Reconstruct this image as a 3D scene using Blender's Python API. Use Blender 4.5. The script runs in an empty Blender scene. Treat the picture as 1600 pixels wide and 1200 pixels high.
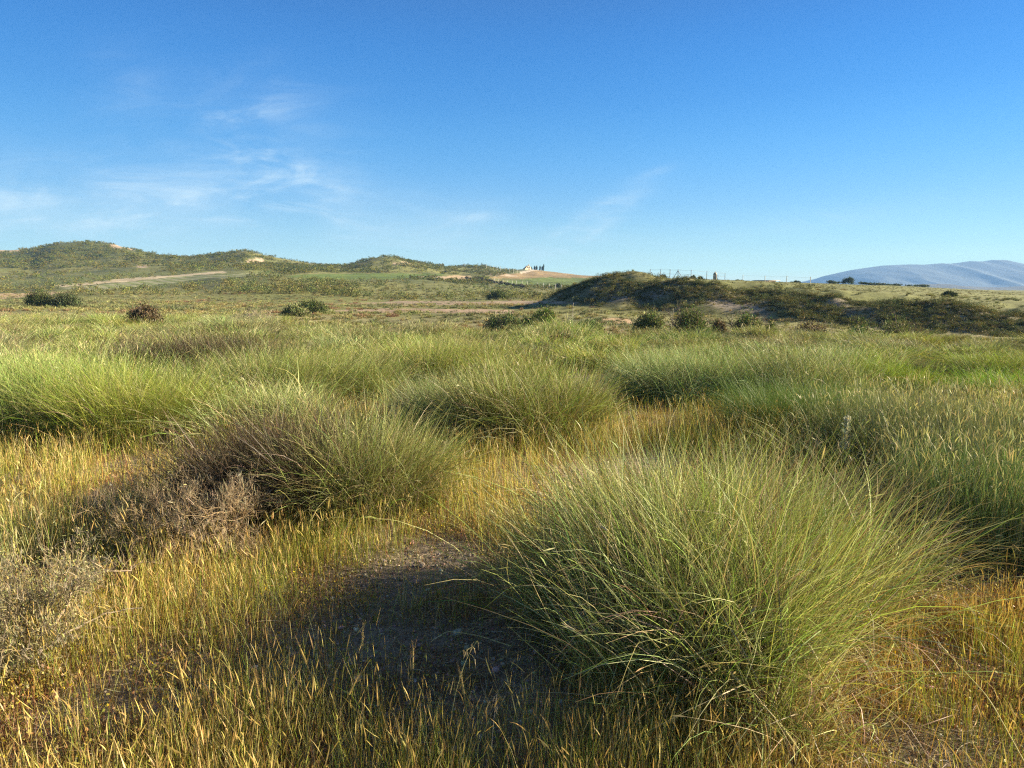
import bpy, math, random
import numpy as np

R = math.radians
sc = bpy.context.scene
C = sc.collection

# ------------------------------------------------------------------ camera, light, world
EYE = 1.6; F = 1110.0; PITCH = math.atan(148 / F)
SP, CP = math.sin(PITCH), math.cos(PITCH)
cam_d = bpy.data.cameras.new('camera'); cam = bpy.data.objects.new('camera', cam_d); C.objects.link(cam)
cam.location = (0, 0, EYE); cam.rotation_euler = (R(90) - PITCH, 0, 0)
cam_d.sensor_width = 36; cam_d.lens = F / 1600 * 36; cam_d.clip_start = 0.05; cam_d.clip_end = 30000
sc.camera = cam

SUN_EL, SUN_AZ = R(18), R(80)      # azimuth clockwise from +Y
sd = bpy.data.lights.new('sun', 'SUN'); so = bpy.data.objects.new('sun', sd); C.objects.link(so)
sd.energy = 5.0; sd.angle = R(0.5); sd.color = (1.0, 0.85, 0.62)
so.rotation_euler = (R(90) - SUN_EL, 0, -SUN_AZ + math.pi)
so.location = (30, 5, 20)

sc.view_settings.view_transform = 'Standard'; sc.view_settings.look = 'None'
sc.view_settings.gamma = 1; sc.view_settings.exposure = 1.84
cy = sc.cycles
cy.use_denoising = False; cy.max_bounces = 5; cy.diffuse_bounces = 3; cy.transmission_bounces = 3
cy.glossy_bounces = 1; cy.pixel_filter_type = 'BLACKMAN_HARRIS'; cy.filter_width = 1.25; cy.volume_bounces = 0; cy.use_adaptive_sampling = False
cy.sample_clamp_indirect = 4
cy.caustics_reflective = False; cy.caustics_refractive = False
try:
    cy.denoiser = 'OPENIMAGEDENOISE'; cy.denoising_input_passes = 'RGB_ALBEDO_NORMAL'
except Exception: pass


class NT:
    """small helper to wire shader nodes"""
    def __init__(s, tree): s.t = tree; s.n = tree.nodes; s.l = tree.links
    def node(s, typ, **kw):
        n = s.n.new(typ)
        for k, v in kw.items(): setattr(n, k, v)
        return n
    def put(s, sock, v):
        if hasattr(v, 'links') or isinstance(v, bpy.types.NodeSocket): s.l.new(v, sock)
        else: sock.default_value = v
    def math(s, op, a, b=0.0, c=None, clamp=False):
        n = s.node('ShaderNodeMath', operation=op, use_clamp=clamp)
        s.put(n.inputs[0], a); s.put(n.inputs[1], b)
        if c is not None: s.put(n.inputs[2], c)
        return n.outputs[0]
    def noise(s, vec, scale, detail=4, rough=0.55, dist=0.0):
        n = s.node('ShaderNodeTexNoise'); s.put(n.inputs['Vector'], vec)
        n.inputs['Scale'].default_value = scale; n.inputs['Detail'].default_value = detail
        n.inputs['Roughness'].default_value = rough; n.inputs['Distortion'].default_value = dist
        return n.outputs['Fac']
    def mapping(s, vec, loc=(0, 0, 0), rot=(0, 0, 0), scale=(1, 1, 1)):
        n = s.node('ShaderNodeMapping'); s.put(n.inputs[0], vec)
        n.inputs[1].default_value = loc; n.inputs[2].default_value = rot; n.inputs[3].default_value = scale
        return n.outputs[0]
    def ramp(s, v, a, b, lo=0.0, hi=1.0):
        n = s.node('ShaderNodeMapRange'); n.interpolation_type = 'SMOOTHSTEP'
        s.put(n.inputs[0], v)
        for i, x in enumerate((a, b, lo, hi)): s.put(n.inputs[i + 1], x)
        return n.outputs[0]
    def mix(s, f, a, b, mode='MIX'):
        n = s.node('ShaderNodeMix', data_type='RGBA', blend_type=mode)
        s.put(n.inputs[0], f); s.put(n.inputs[6], a); s.put(n.inputs[7], b)
        return n.outputs[2]


def rgb(r, g, b): return (r, g, b, 1.0)


world = bpy.data.worlds.new('World'); sc.world = world; world.use_nodes = True
w = NT(world.node_tree); w.n.clear()
sky = w.node('ShaderNodeTexSky', sky_type='NISHITA', sun_disc=False)
sky.sun_elevation = SUN_EL; sky.sun_rotation = SUN_AZ
sky.altitude = 100; sky.air_density = 1.0; sky.dust_density = 0.35; sky.ozone_density = 2.2
tc = w.node('ShaderNodeTexCoord'); D = tc.outputs['Generated']
sx = w.node('ShaderNodeSeparateXYZ'); w.put(sx.inputs[0], D)
X, Y, Z = sx.outputs
cr = w.node('ShaderNodeValToRGB'); cr.color_ramp.interpolation = 'B_SPLINE'
w.put(cr.inputs[0], w.math('MAXIMUM', Z, 0.0))
stops = [(0.0, (.76, 1.28, .72)), (.02, (.66, 1.10, .76)), (.055, (.30, .70, .84)), (.11, (.15, .48, .88)), (.17, (.075, .39, .87)), (.24, (.03, .275, .78)), (.34, (.012, .19, .67)), (.46, (.045, .12, .34)), (.7, (.04, .08, .18)), (1.0, (.04, .075, .15))]
el = cr.color_ramp.elements
el[0].position, el[0].color = stops[0][0], rgb(*stops[0][1]); el[1].position, el[1].color = stops[-1][0], rgb(*stops[-1][1])
for p_, c_ in stops[1:-1]:
    e_ = el.new(p_); e_.color = rgb(*c_)
# brighter and paler towards the sun's side of the sky
side = w.math('ADD', w.math('MULTIPLY', X, math.sin(SUN_AZ)), w.math('MULTIPLY', Y, math.cos(SUN_AZ)))
sidef = w.ramp(side, 0.05, 1.0, 0.0, 1.0)
gain = w.math('MULTIPLY', w.math('ADD', 1.0, w.math('MULTIPLY', sidef, 0.35)), 2.82)
gc = w.node('ShaderNodeCombineColor')
for i, k in enumerate((1.25, 1.04, .96)): w.put(gc.inputs[i], w.math('MULTIPLY', gain, k))
base_sky = w.mix(1.0, cr.outputs[0], gc.outputs[0], 'MULTIPLY')
tint = w.mix(0.04, base_sky, sky.outputs[0])
# cirrus sheet: direction projected on a high horizontal plane
zc = w.math('ADD', w.math('MAXIMUM', Z, 0.0), 0.06)
cx = w.node('ShaderNodeCombineXYZ')
w.put(cx.inputs[0], w.math('DIVIDE', X, zc)); w.put(cx.inputs[1], w.math('DIVIDE', Y, zc))
P = cx.outputs[0]
U = w.math('DIVIDE', X, w.math('MAXIMUM', Y, 0.05))      # tangent of bearing
E = w.math('DIVIDE', Z, w.math('MAXIMUM', Y, 0.05))      # tangent of height


def blob(u0, e0, su, se, rot=0.0):
    """soft elliptical patch of sky around a bearing and height"""
    c, s_ = math.cos(rot), math.sin(rot)
    du = w.math('SUBTRACT', U, u0); de = w.math('SUBTRACT', E, e0)
    a = w.math('DIVIDE', w.math('ADD', w.math('MULTIPLY', du, c), w.math('MULTIPLY', de, s_)), su)
    b = w.math('DIVIDE', w.math('SUBTRACT', w.math('MULTIPLY', de, c), w.math('MULTIPLY', du, s_)), se)
    r2 = w.math('ADD', w.math('MULTIPLY', a, a), w.math('MULTIPLY', b, b))
    return w.math('POWER', 2.718, w.math('MULTIPLY', r2, -1.0))


def pixblob(px, py, sx_, sy_, amp, rot=0.0):
    v = (600 - py) / F
    return w.math('MULTIPLY', blob((px - 800) / F / (CP + v * SP), (-SP + v * CP) / (CP + v * SP), sx_ / F, sy_ / F, rot), amp)


ue = w.node('ShaderNodeCombineXYZ'); w.put(ue.inputs[0], U); w.put(ue.inputs[1], E)
UE = ue.outputs[0]
fib = w.noise(w.mapping(UE, (0.3, 0, 0), (0, 0, R(58)), (2.2, 9, 1)), 2.0, 10, 0.64, 1.3)
fib2 = w.noise(w.mapping(UE, (1.3, 2, 0), (0, 0, R(-14)), (2.4, 20, 1)), 1.7, 10, 0.62, 0.7)
soft = w.noise(w.mapping(UE, (4, 0, 0), (0, 0, 0), (1.5, 3, 1)), 2.2, 5, 0.6, 0.5)
cl = None
for args in ((400, 250, 120, 110, .5), (390, 315, 130, 50, .6), (150, 300, 160, 60, .4), (250, 335, 330, 55, 0.6), (190, 140, 60, 50, .35), (60, 330, 170, 60, .5), (380, 180, 70, 16, .55, 0.2),
             (915, 352, 80, 18, 2.6, 0.55), (700, 365, 200, 40, .5), (470, 285, 80, 24, 1.2, -.4), (1250, 345, 260, 16, .4, 0.12), (1000, 385, 300, 25, .3), (745, 340, 40, 8, 1.0), (962, 322, 26, 8, 1.6, 0.4), (1030, 267, 26, 6, .5, 0.3)):
    b_ = pixblob(*args)
    cl = b_ if cl is None else w.math('ADD', cl, b_)
cl = w.math('MINIMUM', cl, 1.3)
wis = w.math('ADD', w.math('MULTIPLY', w.ramp(fib, 0.42, 0.80), 0.85), w.math('MULTIPLY', w.ramp(fib2, 0.44, 0.8), 0.35))
wis = w.math('ADD', wis, w.math('MULTIPLY', w.ramp(soft, 0.30, 0.75), 0.55))
cov = w.math('MULTIPLY', w.math('MULTIPLY', wis, cl), 0.55, clamp=True)
skyc = w.mix(cov, tint, rgb(2.3, 2.8, 3.0))
bg = w.node('ShaderNodeBackground'); bg.inputs[1].default_value = 0.1
w.put(bg.inputs[0], skyc)
wo = w.node('ShaderNodeOutputWorld'); w.l.new(bg.outputs[0], wo.inputs[0])
world.cycles.sampling_method = 'MANUAL'; world.cycles.sample_map_resolution = 512

# ------------------------------------------------------------------ helpers
rng = np.random.default_rng(7)


def tag(o, label=None, cat=None, group=None, kind=None):
    for k, v in (('label', label), ('category', cat), ('group', group), ('kind', kind)):
        if v: o[k] = v
    return o


def tpix(py):
    v = (600 - py) / F
    return (-SP + v * CP) / (CP + v * SP)


def xat(px, py, Yd):
    v = (600 - py) / F
    return Yd * ((px - 800) / F) / (CP + v * SP)


def gy(py, z=0.0): return (z - EYE) / tpix(py)      # distance of ground seen at this height


def project(x, y, z):
    y = np.maximum(y, 0.05)
    dz = z - EYE
    fwd = y * CP - dz * SP; up = y * SP + dz * CP
    return 800 + F * x / fwd, 600 - F * up / fwd


def _hash(ix, iy, seed):
    h = (ix.astype(np.int64) * 374761393 + iy.astype(np.int64) * 668265263 + seed * 1442695041) & 0xFFFFFFFF
    h = ((h ^ (h >> 13)) * 1274126177) & 0xFFFFFFFF
    return ((h ^ (h >> 16)) & 0xFFFF) / 65535.0


def vnoise(x, y, scale, seed=0, octv=3):
    x = np.asarray(x, float) / scale; y = np.asarray(y, float) / scale
    out = np.zeros(np.broadcast(x, y).shape); amp, tot = 1.0, 0.0
    for o in range(octv):
        ix = np.floor(x); iy = np.floor(y); fx = x - ix; fy = y - iy
        fx = fx * fx * (3 - 2 * fx); fy = fy * fy * (3 - 2 * fy)
        a = _hash(ix, iy, seed + o); b = _hash(ix + 1, iy, seed + o)
        c = _hash(ix, iy + 1, seed + o); d = _hash(ix + 1, iy + 1, seed + o)
        out += amp * ((a * (1 - fx) + b * fx) * (1 - fy) + (c * (1 - fx) + d * fx) * fy)
        tot += amp; amp *= 0.5; x = x * 2.03 + 17.1; y = y * 2.03 + 5.3
    return out / tot


def sstep(a, b, x):
    t = np.clip((x - a) / (b - a), 0, 1); return t * t * (3 - 2 * t)


# ------------------------------------------------------------------ terrain height
def zr(Dd, row): return EYE + Dd * tpix(row)


PROF = {   # bearing -> (distance, line of sight height) along it
    -500: [(100, 470), (150, 455), (230, 432), (300, 418), (400, 392), (600, 410), (1500, 445)],
    0: [(100, 470), (140, 460), (200, 445), (260, 428), (330, 405), (400, 389), (500, 400), (700, 430), (1500, 448)],
    55: [(100, 470), (145, 455), (210, 440), (270, 425), (340, 404), (400, 389), (500, 400), (700, 430), (1500, 448)],
    100: [(100, 470), (150, 450), (230, 432), (280, 418), (340, 396), (400, 378), (480, 390), (700, 430), (1500, 448)],
    150: [(100, 470), (150, 450), (230, 431), (280, 417), (345, 397), (400, 374), (480, 390), (700, 430), (1500, 448)],
    195: [(100, 470), (150, 451), (230, 430), (290, 412), (350, 394), (400, 380), (480, 395), (700, 430), (1500, 448)],
    240: [(100, 470), (150, 452), (230, 428), (300, 411), (390, 392), (500, 410), (800, 440), (1500, 449)],
    300: [(100, 470), (150, 452), (225, 426), (300, 412), (370, 397), (500, 415), (800, 440), (1500, 449)],
    350: [(100, 470), (140, 451), (190, 429), (230, 424), (300, 409), (360, 395.5), (450, 410), (800, 440), (1500, 449)],
    390: [(100, 470), (140, 450), (180, 429), (230, 423), (300, 407), (360, 388.5), (450, 410), (800, 440), (1500, 449)],
    430: [(100, 471), (140, 447), (175, 431), (240, 427), (300, 413), (360, 398), (450, 420), (800, 440), (1500, 449)],
    480: [(100, 471), (140, 449), (178, 434), (240, 428), (300, 416), (360, 408), (450, 420), (800, 440), (1500, 449)],
    545: [(100, 472), (150, 452), (190, 440), (220, 436), (270, 427), (330, 413), (430, 425), (800, 441), (1500, 449)],
    580: [(100, 473), (150, 458), (200, 441), (225, 436), (275, 425), (340, 402), (430, 422), (800, 441), (1500, 449)],
    610: [(100, 473), (150, 460), (200, 442), (225, 436), (280, 425), (350, 396.5), (430, 420), (800, 441), (1500, 449)],
    660: [(100, 473), (150, 460), (200, 446), (240, 434), (290, 424), (370, 408.5), (450, 422), (800, 441), (1500, 449)],
    700: [(100, 472), (150, 460), (200, 447), (245, 437), (310, 425), (390, 414), (500, 424), (800, 441), (1500, 450)],
    760: [(100, 472), (160, 460), (220, 449), (260, 441), (330, 428), (420, 415), (550, 425), (900, 442), (1500, 450)],
    820: [(100, 472), (160, 460), (220, 450), (260, 445), (340, 434), (450, 424.5), (560, 418.5), (750, 430), (1500, 450)],
    850: [(70, 477.5), (76, 469), (84, 470), (110, 469), (160, 460), (220, 451), (260, 446), (340, 436), (450, 427), (560, 421), (750, 430), (1500, 450)],
    880: [(62, 481), (66, 476), (74, 454), (84, 462), (110, 466), (160, 460), (220, 451), (300, 441), (450, 430), (560, 424.5), (750, 432), (1500, 450)],
    925: [(60, 485), (65, 472), (71, 437), (82, 446), (110, 462), (260, 446), (500, 429.5), (700, 440), (1500, 450)],
    955: [(58, 488), (63, 474), (71, 426), (82, 436), (110, 450), (260, 446), (500, 430), (700, 440), (1500, 450)],
    985: [(57, 490), (62, 472), (70, 419.5), (80, 430), (95, 437), (150, 438), (200, 439), (400, 448), (1500, 451)],
    1005: [(57, 491), (61, 474), (69, 421.5), (80, 433), (95, 437), (150, 437.5), (200, 438), (400, 448), (1500, 451)],
    1025: [(57, 491), (60, 474), (66, 433), (80, 436), (150, 437), (200, 438), (400, 448), (1500, 451)],
    1050: [(57, 492), (63, 441), (67, 437), (150, 437), (200, 438), (400, 448), (1500, 452)],
    1100: [(56, 496), (62, 444), (66, 438.5), (150, 438), (220, 439), (450, 448), (1500, 452)],
    1200: [(54, 503), (60.5, 450), (65, 445), (120, 441), (200, 440.5), (450, 449), (1500, 452)],
    1300: [(50, 512), (57, 460), (62, 453), (120, 445), (220, 442.5), (500, 450), (1500, 452)],
    1450: [(46, 522), (54, 472), (60, 463), (120, 452), (240, 448), (500, 452), (1500, 453)],
    1600: [(44, 528), (52, 480), (58, 471), (120, 460), (240, 455), (600, 454), (1500, 453.3)],
    2100: [(44, 528), (52, 480), (58, 471), (120, 460), (240, 455), (600, 454), (1500, 453.3)],
}
_pxs = np.array(sorted(PROF)); _ld = np.linspace(math.log(8), math.log(12000), 360); _dd = np.exp(_ld)
_cols = []
for p_ in _pxs:
    pr = PROF[p_]; ds = [8.0, 24.0]; zs = [0.0, 0.0]
    k_ = float(np.interp(p_, [400, 620], [0, 1])); r_ = float(np.interp(p_, [1000, 1200], [0, 1]))
    for dd_, zc_, zr_ in ((14, -.14, -.25), (20, -.45, -.80), (28, -.68, -1.2)): ds.append(float(dd_)); zs.append(k_ * (zc_ * (1 - r_) + zr_ * r_))
    if pr[0][0] > 60: ds += [44.0, 60.0]; zs += [-.5 * k_, -.2 * k_]
    for d_, r_ in pr: ds.append(d_); zs.append(zr(d_, r_))
    ds.append(12000); zs.append(-14.0)
    _cols.append(np.interp(_ld, np.log(ds), zs))
_cols = np.array(_cols)
_gu = np.arange(-500, 2101, 5.0)
_G = np.array([np.interp(_gu, _pxs, _cols[:, j]) for j in range(len(_ld))]).T      # (bearing, distance)


def _sm(a, ax, k):
    ker = np.hanning(k + 2)[1:-1]; ker /= ker.sum(); pad = k // 2
    a = np.moveaxis(a, ax, 0); q = np.concatenate([np.repeat(a[:1], pad, 0), a, np.repeat(a[-1:], pad, 0)])
    o = sum(ker[i] * q[i:i + len(a)] for i in range(k)); return np.moveaxis(o, 0, ax)


_G = _sm(_sm(_G, 0, 5), 1, 5)


def height(x, y, rough=True):
    x = np.asarray(x, float); y = np.asarray(y, float)
    d = np.maximum(y, np.abs(x) * 0.85); d = np.maximum(d, 1.0)
    px = np.clip(800 + F * x / d * 1.0, -499, 2099)
    gi = (px + 500) / 5.0; i0 = np.clip(gi.astype(int), 0, len(_gu) - 2); fi = gi - i0
    gj = (np.log(np.clip(d, 8, 11999)) - _ld[0]) / (_ld[1] - _ld[0]); j0 = np.clip(gj.astype(int), 0, len(_ld) - 2); fj = gj - j0
    z = (_G[i0, j0] * (1 - fi) + _G[i0 + 1, j0] * fi) * (1 - fj) + (_G[i0, j0 + 1] * (1 - fi) + _G[i0 + 1, j0 + 1] * fi) * fj
    z = np.where(d < 8.01, 0.0, z)
    if rough:
        z = z + (vnoise(x, y, 1.3, 3, 3) - 0.5) * 0.07 * sstep(1.0, 3, d)
        z = z + (vnoise(x, y, 9, 11, 3) - 0.5) * 0.35 * sstep(14, 40, d)
        z = z + ((vnoise(x, y, 42, 21, 4) - 0.5) * 2.4 - .8) * sstep(120, 330, d) * (1 - sstep(600, 1200, d))
        z = z - (np.abs(vnoise(x, y, 26, 27, 3) - 0.5) * 5.0 - .5) * sstep(240, 320, d) * (1 - sstep(480, 600, d))
        z = z + (vnoise(x, y, 4, 31, 3) - 0.5) * 1.3 * bank(x, y)
    return z


def bank(x, y):
    """1 on the eroded earth bank to the right, 0 elsewhere"""
    px = 800 + F * x / np.maximum(y, 1)
    toe = np.interp(px, [840, 880, 925, 985, 1050, 1100, 1200, 1300, 1450, 1600], [74, 67, 62, 58, 57, 56, 54, 50, 46, 44])
    return sstep(-1, 2, y - toe) * (1 - sstep(9, 15, y - toe)) * sstep(840, 900, px)


# ------------------------------------------------------------------ mesh building
def build(name, V, Q, col=None, mat=None, parent=None, smooth=False, T=None):
    me = bpy.data.meshes.new(name)
    V = np.ascontiguousarray(V, dtype=np.float32)
    nq = 0 if Q is None else len(Q); nt = 0 if T is None else len(T)
    me.vertices.add(len(V)); me.vertices.foreach_set('co', V.ravel())
    li = []
    if nq: li.append(np.asarray(Q, np.int32).ravel())
    if nt: li.append(np.asarray(T, np.int32).ravel())
    li = np.concatenate(li)
    me.loops.add(len(li)); me.loops.foreach_set('vertex_index', li)
    me.polygons.add(nq + nt)
    st = np.concatenate([np.arange(nq) * 4, nq * 4 + np.arange(nt) * 3]).astype(np.int32)
    me.polygons.foreach_set('loop_start', st)
    me.update(calc_edges=True)
    if smooth: me.polygons.foreach_set('use_smooth', np.ones(nq + nt, bool))
    if col is not None:
        a = me.color_attributes.new('col', 'FLOAT_COLOR', 'POINT')
        cc = np.ones((len(V), 4), np.float32); cc[:, :3] = col
        a.data.foreach_set('color', cc.ravel())
    if mat: me.materials.append(mat)
    o = bpy.data.objects.new(name, me); C.objects.link(o)
    if parent: o.parent = parent
    return o


def empty(name, loc=(0, 0, 0), rz=0.0):
    o = bpy.data.objects.new(name, None); C.objects.link(o); o.location = loc; o.rotation_euler = (0, 0, rz)
    o.empty_display_size = 0.1
    return o


def blades(base, phi, th0, L, bend, wid, nseg, c0, c1, twist=0.0, shape='blade', power=1.4, g=None):
    """curved ribbons. base (N,3); azimuth phi, lean from vertical th0 growing by bend; colour from c0 (root) to c1 (tip)"""
    g = g or rng
    N = len(phi); s = np.linspace(0, 1, nseg + 1)
    sm = (s[:-1] + s[1:]) / 2
    th = th0[:, None] + bend[:, None] * sm[None, :] ** power
    ph = phi[:, None] + (g.normal(0, 1, N) * twist)[:, None] * sm[None, :]
    dx = np.sin(th) * np.cos(ph); dy = np.sin(th) * np.sin(ph); dz = np.cos(th)
    step = (L / nseg)[:, None, None] * np.stack([dx, dy, dz], -1)
    Pp = np.concatenate([np.zeros((N, 1, 3)), np.cumsum(step, 1)], 1) + base[:, None, :]
    a = g.uniform(0, math.pi, N)
    dm = np.stack([dx[:, 0], dy[:, 0], dz[:, 0]], -1)
    ref = np.stack([np.cos(a), np.sin(a), np.full(N, 0.15)], -1)
    side = ref - dm * (ref * dm).sum(1, keepdims=True); side /= np.linalg.norm(side, axis=1, keepdims=True) + 1e-9
    if shape == 'blade': wf = np.interp(s, [0, .25, .7, 1], [.8, 1, .75, .12])
    elif shape == 'head': wf = np.interp(s, [0, .2, .5, 1], [.25, 1, .85, .08])
    else: wf = np.ones_like(s)
    off = side[:, None, :] * (wid[:, None] * wf[None, :] * 0.5)[:, :, None]
    V = np.stack([Pp - off, Pp + off], 2).reshape(-1, 3)          # N,(nseg+1),2
    k = np.arange(N)[:, None] * (nseg + 1) * 2; j = np.arange(nseg)[None, :] * 2; b = k + j
    Q = np.stack([b, b + 1, b + 3, b + 2], -1).reshape(-1, 4)
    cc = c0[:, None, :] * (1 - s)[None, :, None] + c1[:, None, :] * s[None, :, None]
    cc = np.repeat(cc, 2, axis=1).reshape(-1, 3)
    return V, Q, cc, Pp, th, ph


class Acc:
    def __init__(s): s.V = []; s.Q = []; s.c = []; s.n = 0
    def add(s, V, Q, c):
        s.V.append(V); s.Q.append(Q + s.n); s.c.append(c); s.n += len(V)
    def get(s): return np.concatenate(s.V), np.concatenate(s.Q), np.concatenate(s.c)


def cvar(n, base, var=0.15, g=None):
    """n colours round a base, brightness and hue jittered"""
    g = g or rng
    b = np.array(base)[None, :] * np.exp(g.normal(0, var, (n, 1))) * np.exp(g.normal(0, var * 0.4, (n, 3)))
    return np.clip(b, 0, 0.85)


def pick(n, opts, g=None):
    """opts: list of (weight, colour, var)"""
    g = g or rng
    wts = np.array([o[0] for o in opts], float); wts /= wts.sum()
    ch = g.choice(len(opts), n, p=wts); out = np.zeros((n, 3))
    for i, o in enumerate(opts):
        m = ch == i; out[m] = cvar(m.sum(), o[1], o[2], g)
    return out


def scatter(tV, tQ, tc, pos, rz, scl, tintc, sclz=None):
    """many copies of a small template in one mesh"""
    n, m = len(pos), len(tV)
    c, s_ = np.cos(rz)[:, None], np.sin(rz)[:, None]; sz = scl if sclz is None else sclz
    x = (tV[None, :, 0] * c - tV[None, :, 1] * s_) * scl[:, None] + pos[:, 0:1]
    y = (tV[None, :, 0] * s_ + tV[None, :, 1] * c) * scl[:, None] + pos[:, 1:2]
    z = tV[None, :, 2] * sz[:, None] + pos[:, 2:3]
    V = np.stack([x, y, z], -1).reshape(-1, 3)
    Q = (tQ[None] + (np.arange(n) * m)[:, None, None]).reshape(-1, 4)
    cc = (tc[None] * tintc[:, None, :]).reshape(-1, 3)
    return V, Q, cc


# ------------------------------------------------------------------ materials
def foliage_mat(name, transl=0.35, objvar=0.0, gloss=0.03, sat=1.0):
    m = bpy.data.materials.new(name); m.use_nodes = True; t = NT(m.node_tree); t.n.clear()
    at = t.node('ShaderNodeAttribute', attribute_name='col'); col = at.outputs['Color']
    if objvar:
        oi = t.node('ShaderNodeObjectInfo')
        h = t.node('ShaderNodeHueSaturation'); t.put(h.inputs['Color'], col)
        t.put(h.inputs['Hue'], t.math('ADD', 0.5 - objvar * 0.10, t.math('MULTIPLY', oi.outputs['Random'], objvar * 0.20)))
        r2 = t.math('FRACT', t.math('MULTIPLY', oi.outputs['Random'], 17.3))
        t.put(h.inputs['Value'], t.math('ADD', 1 - objvar * .8, t.math('MULTIPLY', r2, objvar * 1.6)))
        r3 = t.math('FRACT', t.math('MULTIPLY', oi.outputs['Random'], 71.7))
        t.put(h.inputs['Saturation'], t.math('ADD', 0.85, t.math('MULTIPLY', r3, .25)))
        col = h.outputs[0]
    d = t.node('ShaderNodeBsdfDiffuse'); t.put(d.inputs[0], col)
    tr = t.node('ShaderNodeBsdfTranslucent')
    t.put(tr.inputs[0], t.mix(1.0, col, rgb(1.0, 1.0, 0.62), 'MULTIPLY'))
    mx = t.node('ShaderNodeMixShader'); mx.inputs[0].default_value = transl
    t.l.new(d.outputs[0], mx.inputs[1]); t.l.new(tr.outputs[0], mx.inputs[2])
    gl = t.node('ShaderNodeBsdfGlossy'); gl.inputs['Roughness'].default_value = 0.45; gl.inputs[0].default_value = (1, 1, 1, 1)
    m2 = t.node('ShaderNodeMixShader'); m2.inputs[0].default_value = gloss
    t.l.new(mx.outputs[0], m2.inputs[1]); t.l.new(gl.outputs[0], m2.inputs[2])
    o = t.node('ShaderNodeOutputMaterial'); t.l.new(m2.outputs[0], o.inputs[0])
    return m


def plain_mat(name, c, rough=0.8, nscale=8.0, amt=0.3, bump=0.0, metal=0.0):
    m = bpy.data.materials.new(name); m.use_nodes = True; t = NT(m.node_tree)
    b = t.n['Principled BSDF']; b.inputs['Roughness'].default_value = rough; b.inputs['Metallic'].default_value = metal
    tcn = t.node('ShaderNodeTexCoord'); n = t.noise(tcn.outputs['Object'], nscale, 5, 0.6)
    lo = rgb(*[k * (1 - amt) for k in c]); hi = rgb(*[min(1, k * (1 + amt)) for k in c])
    t.put(b.inputs['Base Color'], t.mix(t.ramp(n, 0.3, 0.7), lo, hi))
    if bump:
        bp = t.node('ShaderNodeBump'); bp.inputs['Strength'].default_value = bump; t.put(bp.inputs['Height'], n)
        t.l.new(bp.outputs[0], b.inputs['Normal'])
    return m


M_GRASS = foliage_mat('tussock_grass', 0.22, 0.22, 0.02)
M_DRY = foliage_mat('dry_grass', 0.24, 0.0, 0.02)
M_LEAF = foliage_mat('shrub_leaves', 0.15, 0.15, 0.01)
M_TWIG = foliage_mat('twigs', 0.05, 0.1, 0.02)


def ground_mat():
    m = bpy.data.materials.new('soil_and_fields'); m.use_nodes = True; t = NT(m.node_tree)
    b = t.n['Principled BSDF']; b.inputs['Roughness'].default_value = 0.95
    b.inputs['Specular IOR Level'].default_value = 0.15
    g = t.node('ShaderNodeNewGeometry'); pos = g.outputs['Position']
    at = t.node('ShaderNodeAttribute', attribute_name='col'); col = at.outputs['Color']
    n1 = t.noise(pos, 0.9, 6, 0.62); n2 = t.noise(pos, 18, 5, 0.65); n3 = t.noise(pos, 0.11, 5, 0.6)
    f1 = t.ramp(n1, 0.3, 0.72, 0.72, 1.28)
    f2 = t.ramp(n2, 0.3, 0.72, 0.62, 1.38)
    f3 = t.ramp(n3, 0.3, 0.7, 0.8, 1.2)
    f = t.math('MULTIPLY', t.math('MULTIPLY', f1, f2), f3)
    cmb = t.node('ShaderNodeCombineColor'); 
    for i in range(3): t.put(cmb.inputs[i], f)
    c = t.mix(1.0, col, cmb.outputs[0], 'MULTIPLY')
    vo = t.node('ShaderNodeTexVoronoi'); t.put(vo.inputs['Vector'], pos); vo.inputs['Scale'].default_value = 55
    peb = t.math('MULTIPLY', t.ramp(vo.outputs['Distance'], 0.10, 0.34, 1.0, 0.0), t.ramp(t.noise(pos, 6, 3), 0.45, 0.6))
    c = t.mix(t.math('MULTIPLY', peb, 0.5), c, rgb(0.42, 0.38, 0.33))
    t.put(b.inputs['Base Color'], c)
    bp = t.node('ShaderNodeBump'); bp.inputs['Strength'].default_value = 0.6; bp.inputs['Distance'].default_value = 0.02
    t.put(bp.inputs['Height'], t.math('ADD', n2, t.math('MULTIPLY', peb, 0.6)))
    t.l.new(bp.outputs[0], b.inputs['Normal'])
    return m


M_GROUND = ground_mat()

# ------------------------------------------------------------------ the ground sheet


def inpoly(px, py, poly):
    ins = np.zeros(px.shape, bool); n = len(poly)
    for i in range(n):
        x1, y1 = poly[i]; x2, y2 = poly[(i + 1) % n]
        c = ((y1 > py) != (y2 > py)) & (px < (x2 - x1) * (py - y1) / ((y2 - y1) or 1e-9) + x1)
        ins ^= c
    return ins


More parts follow.
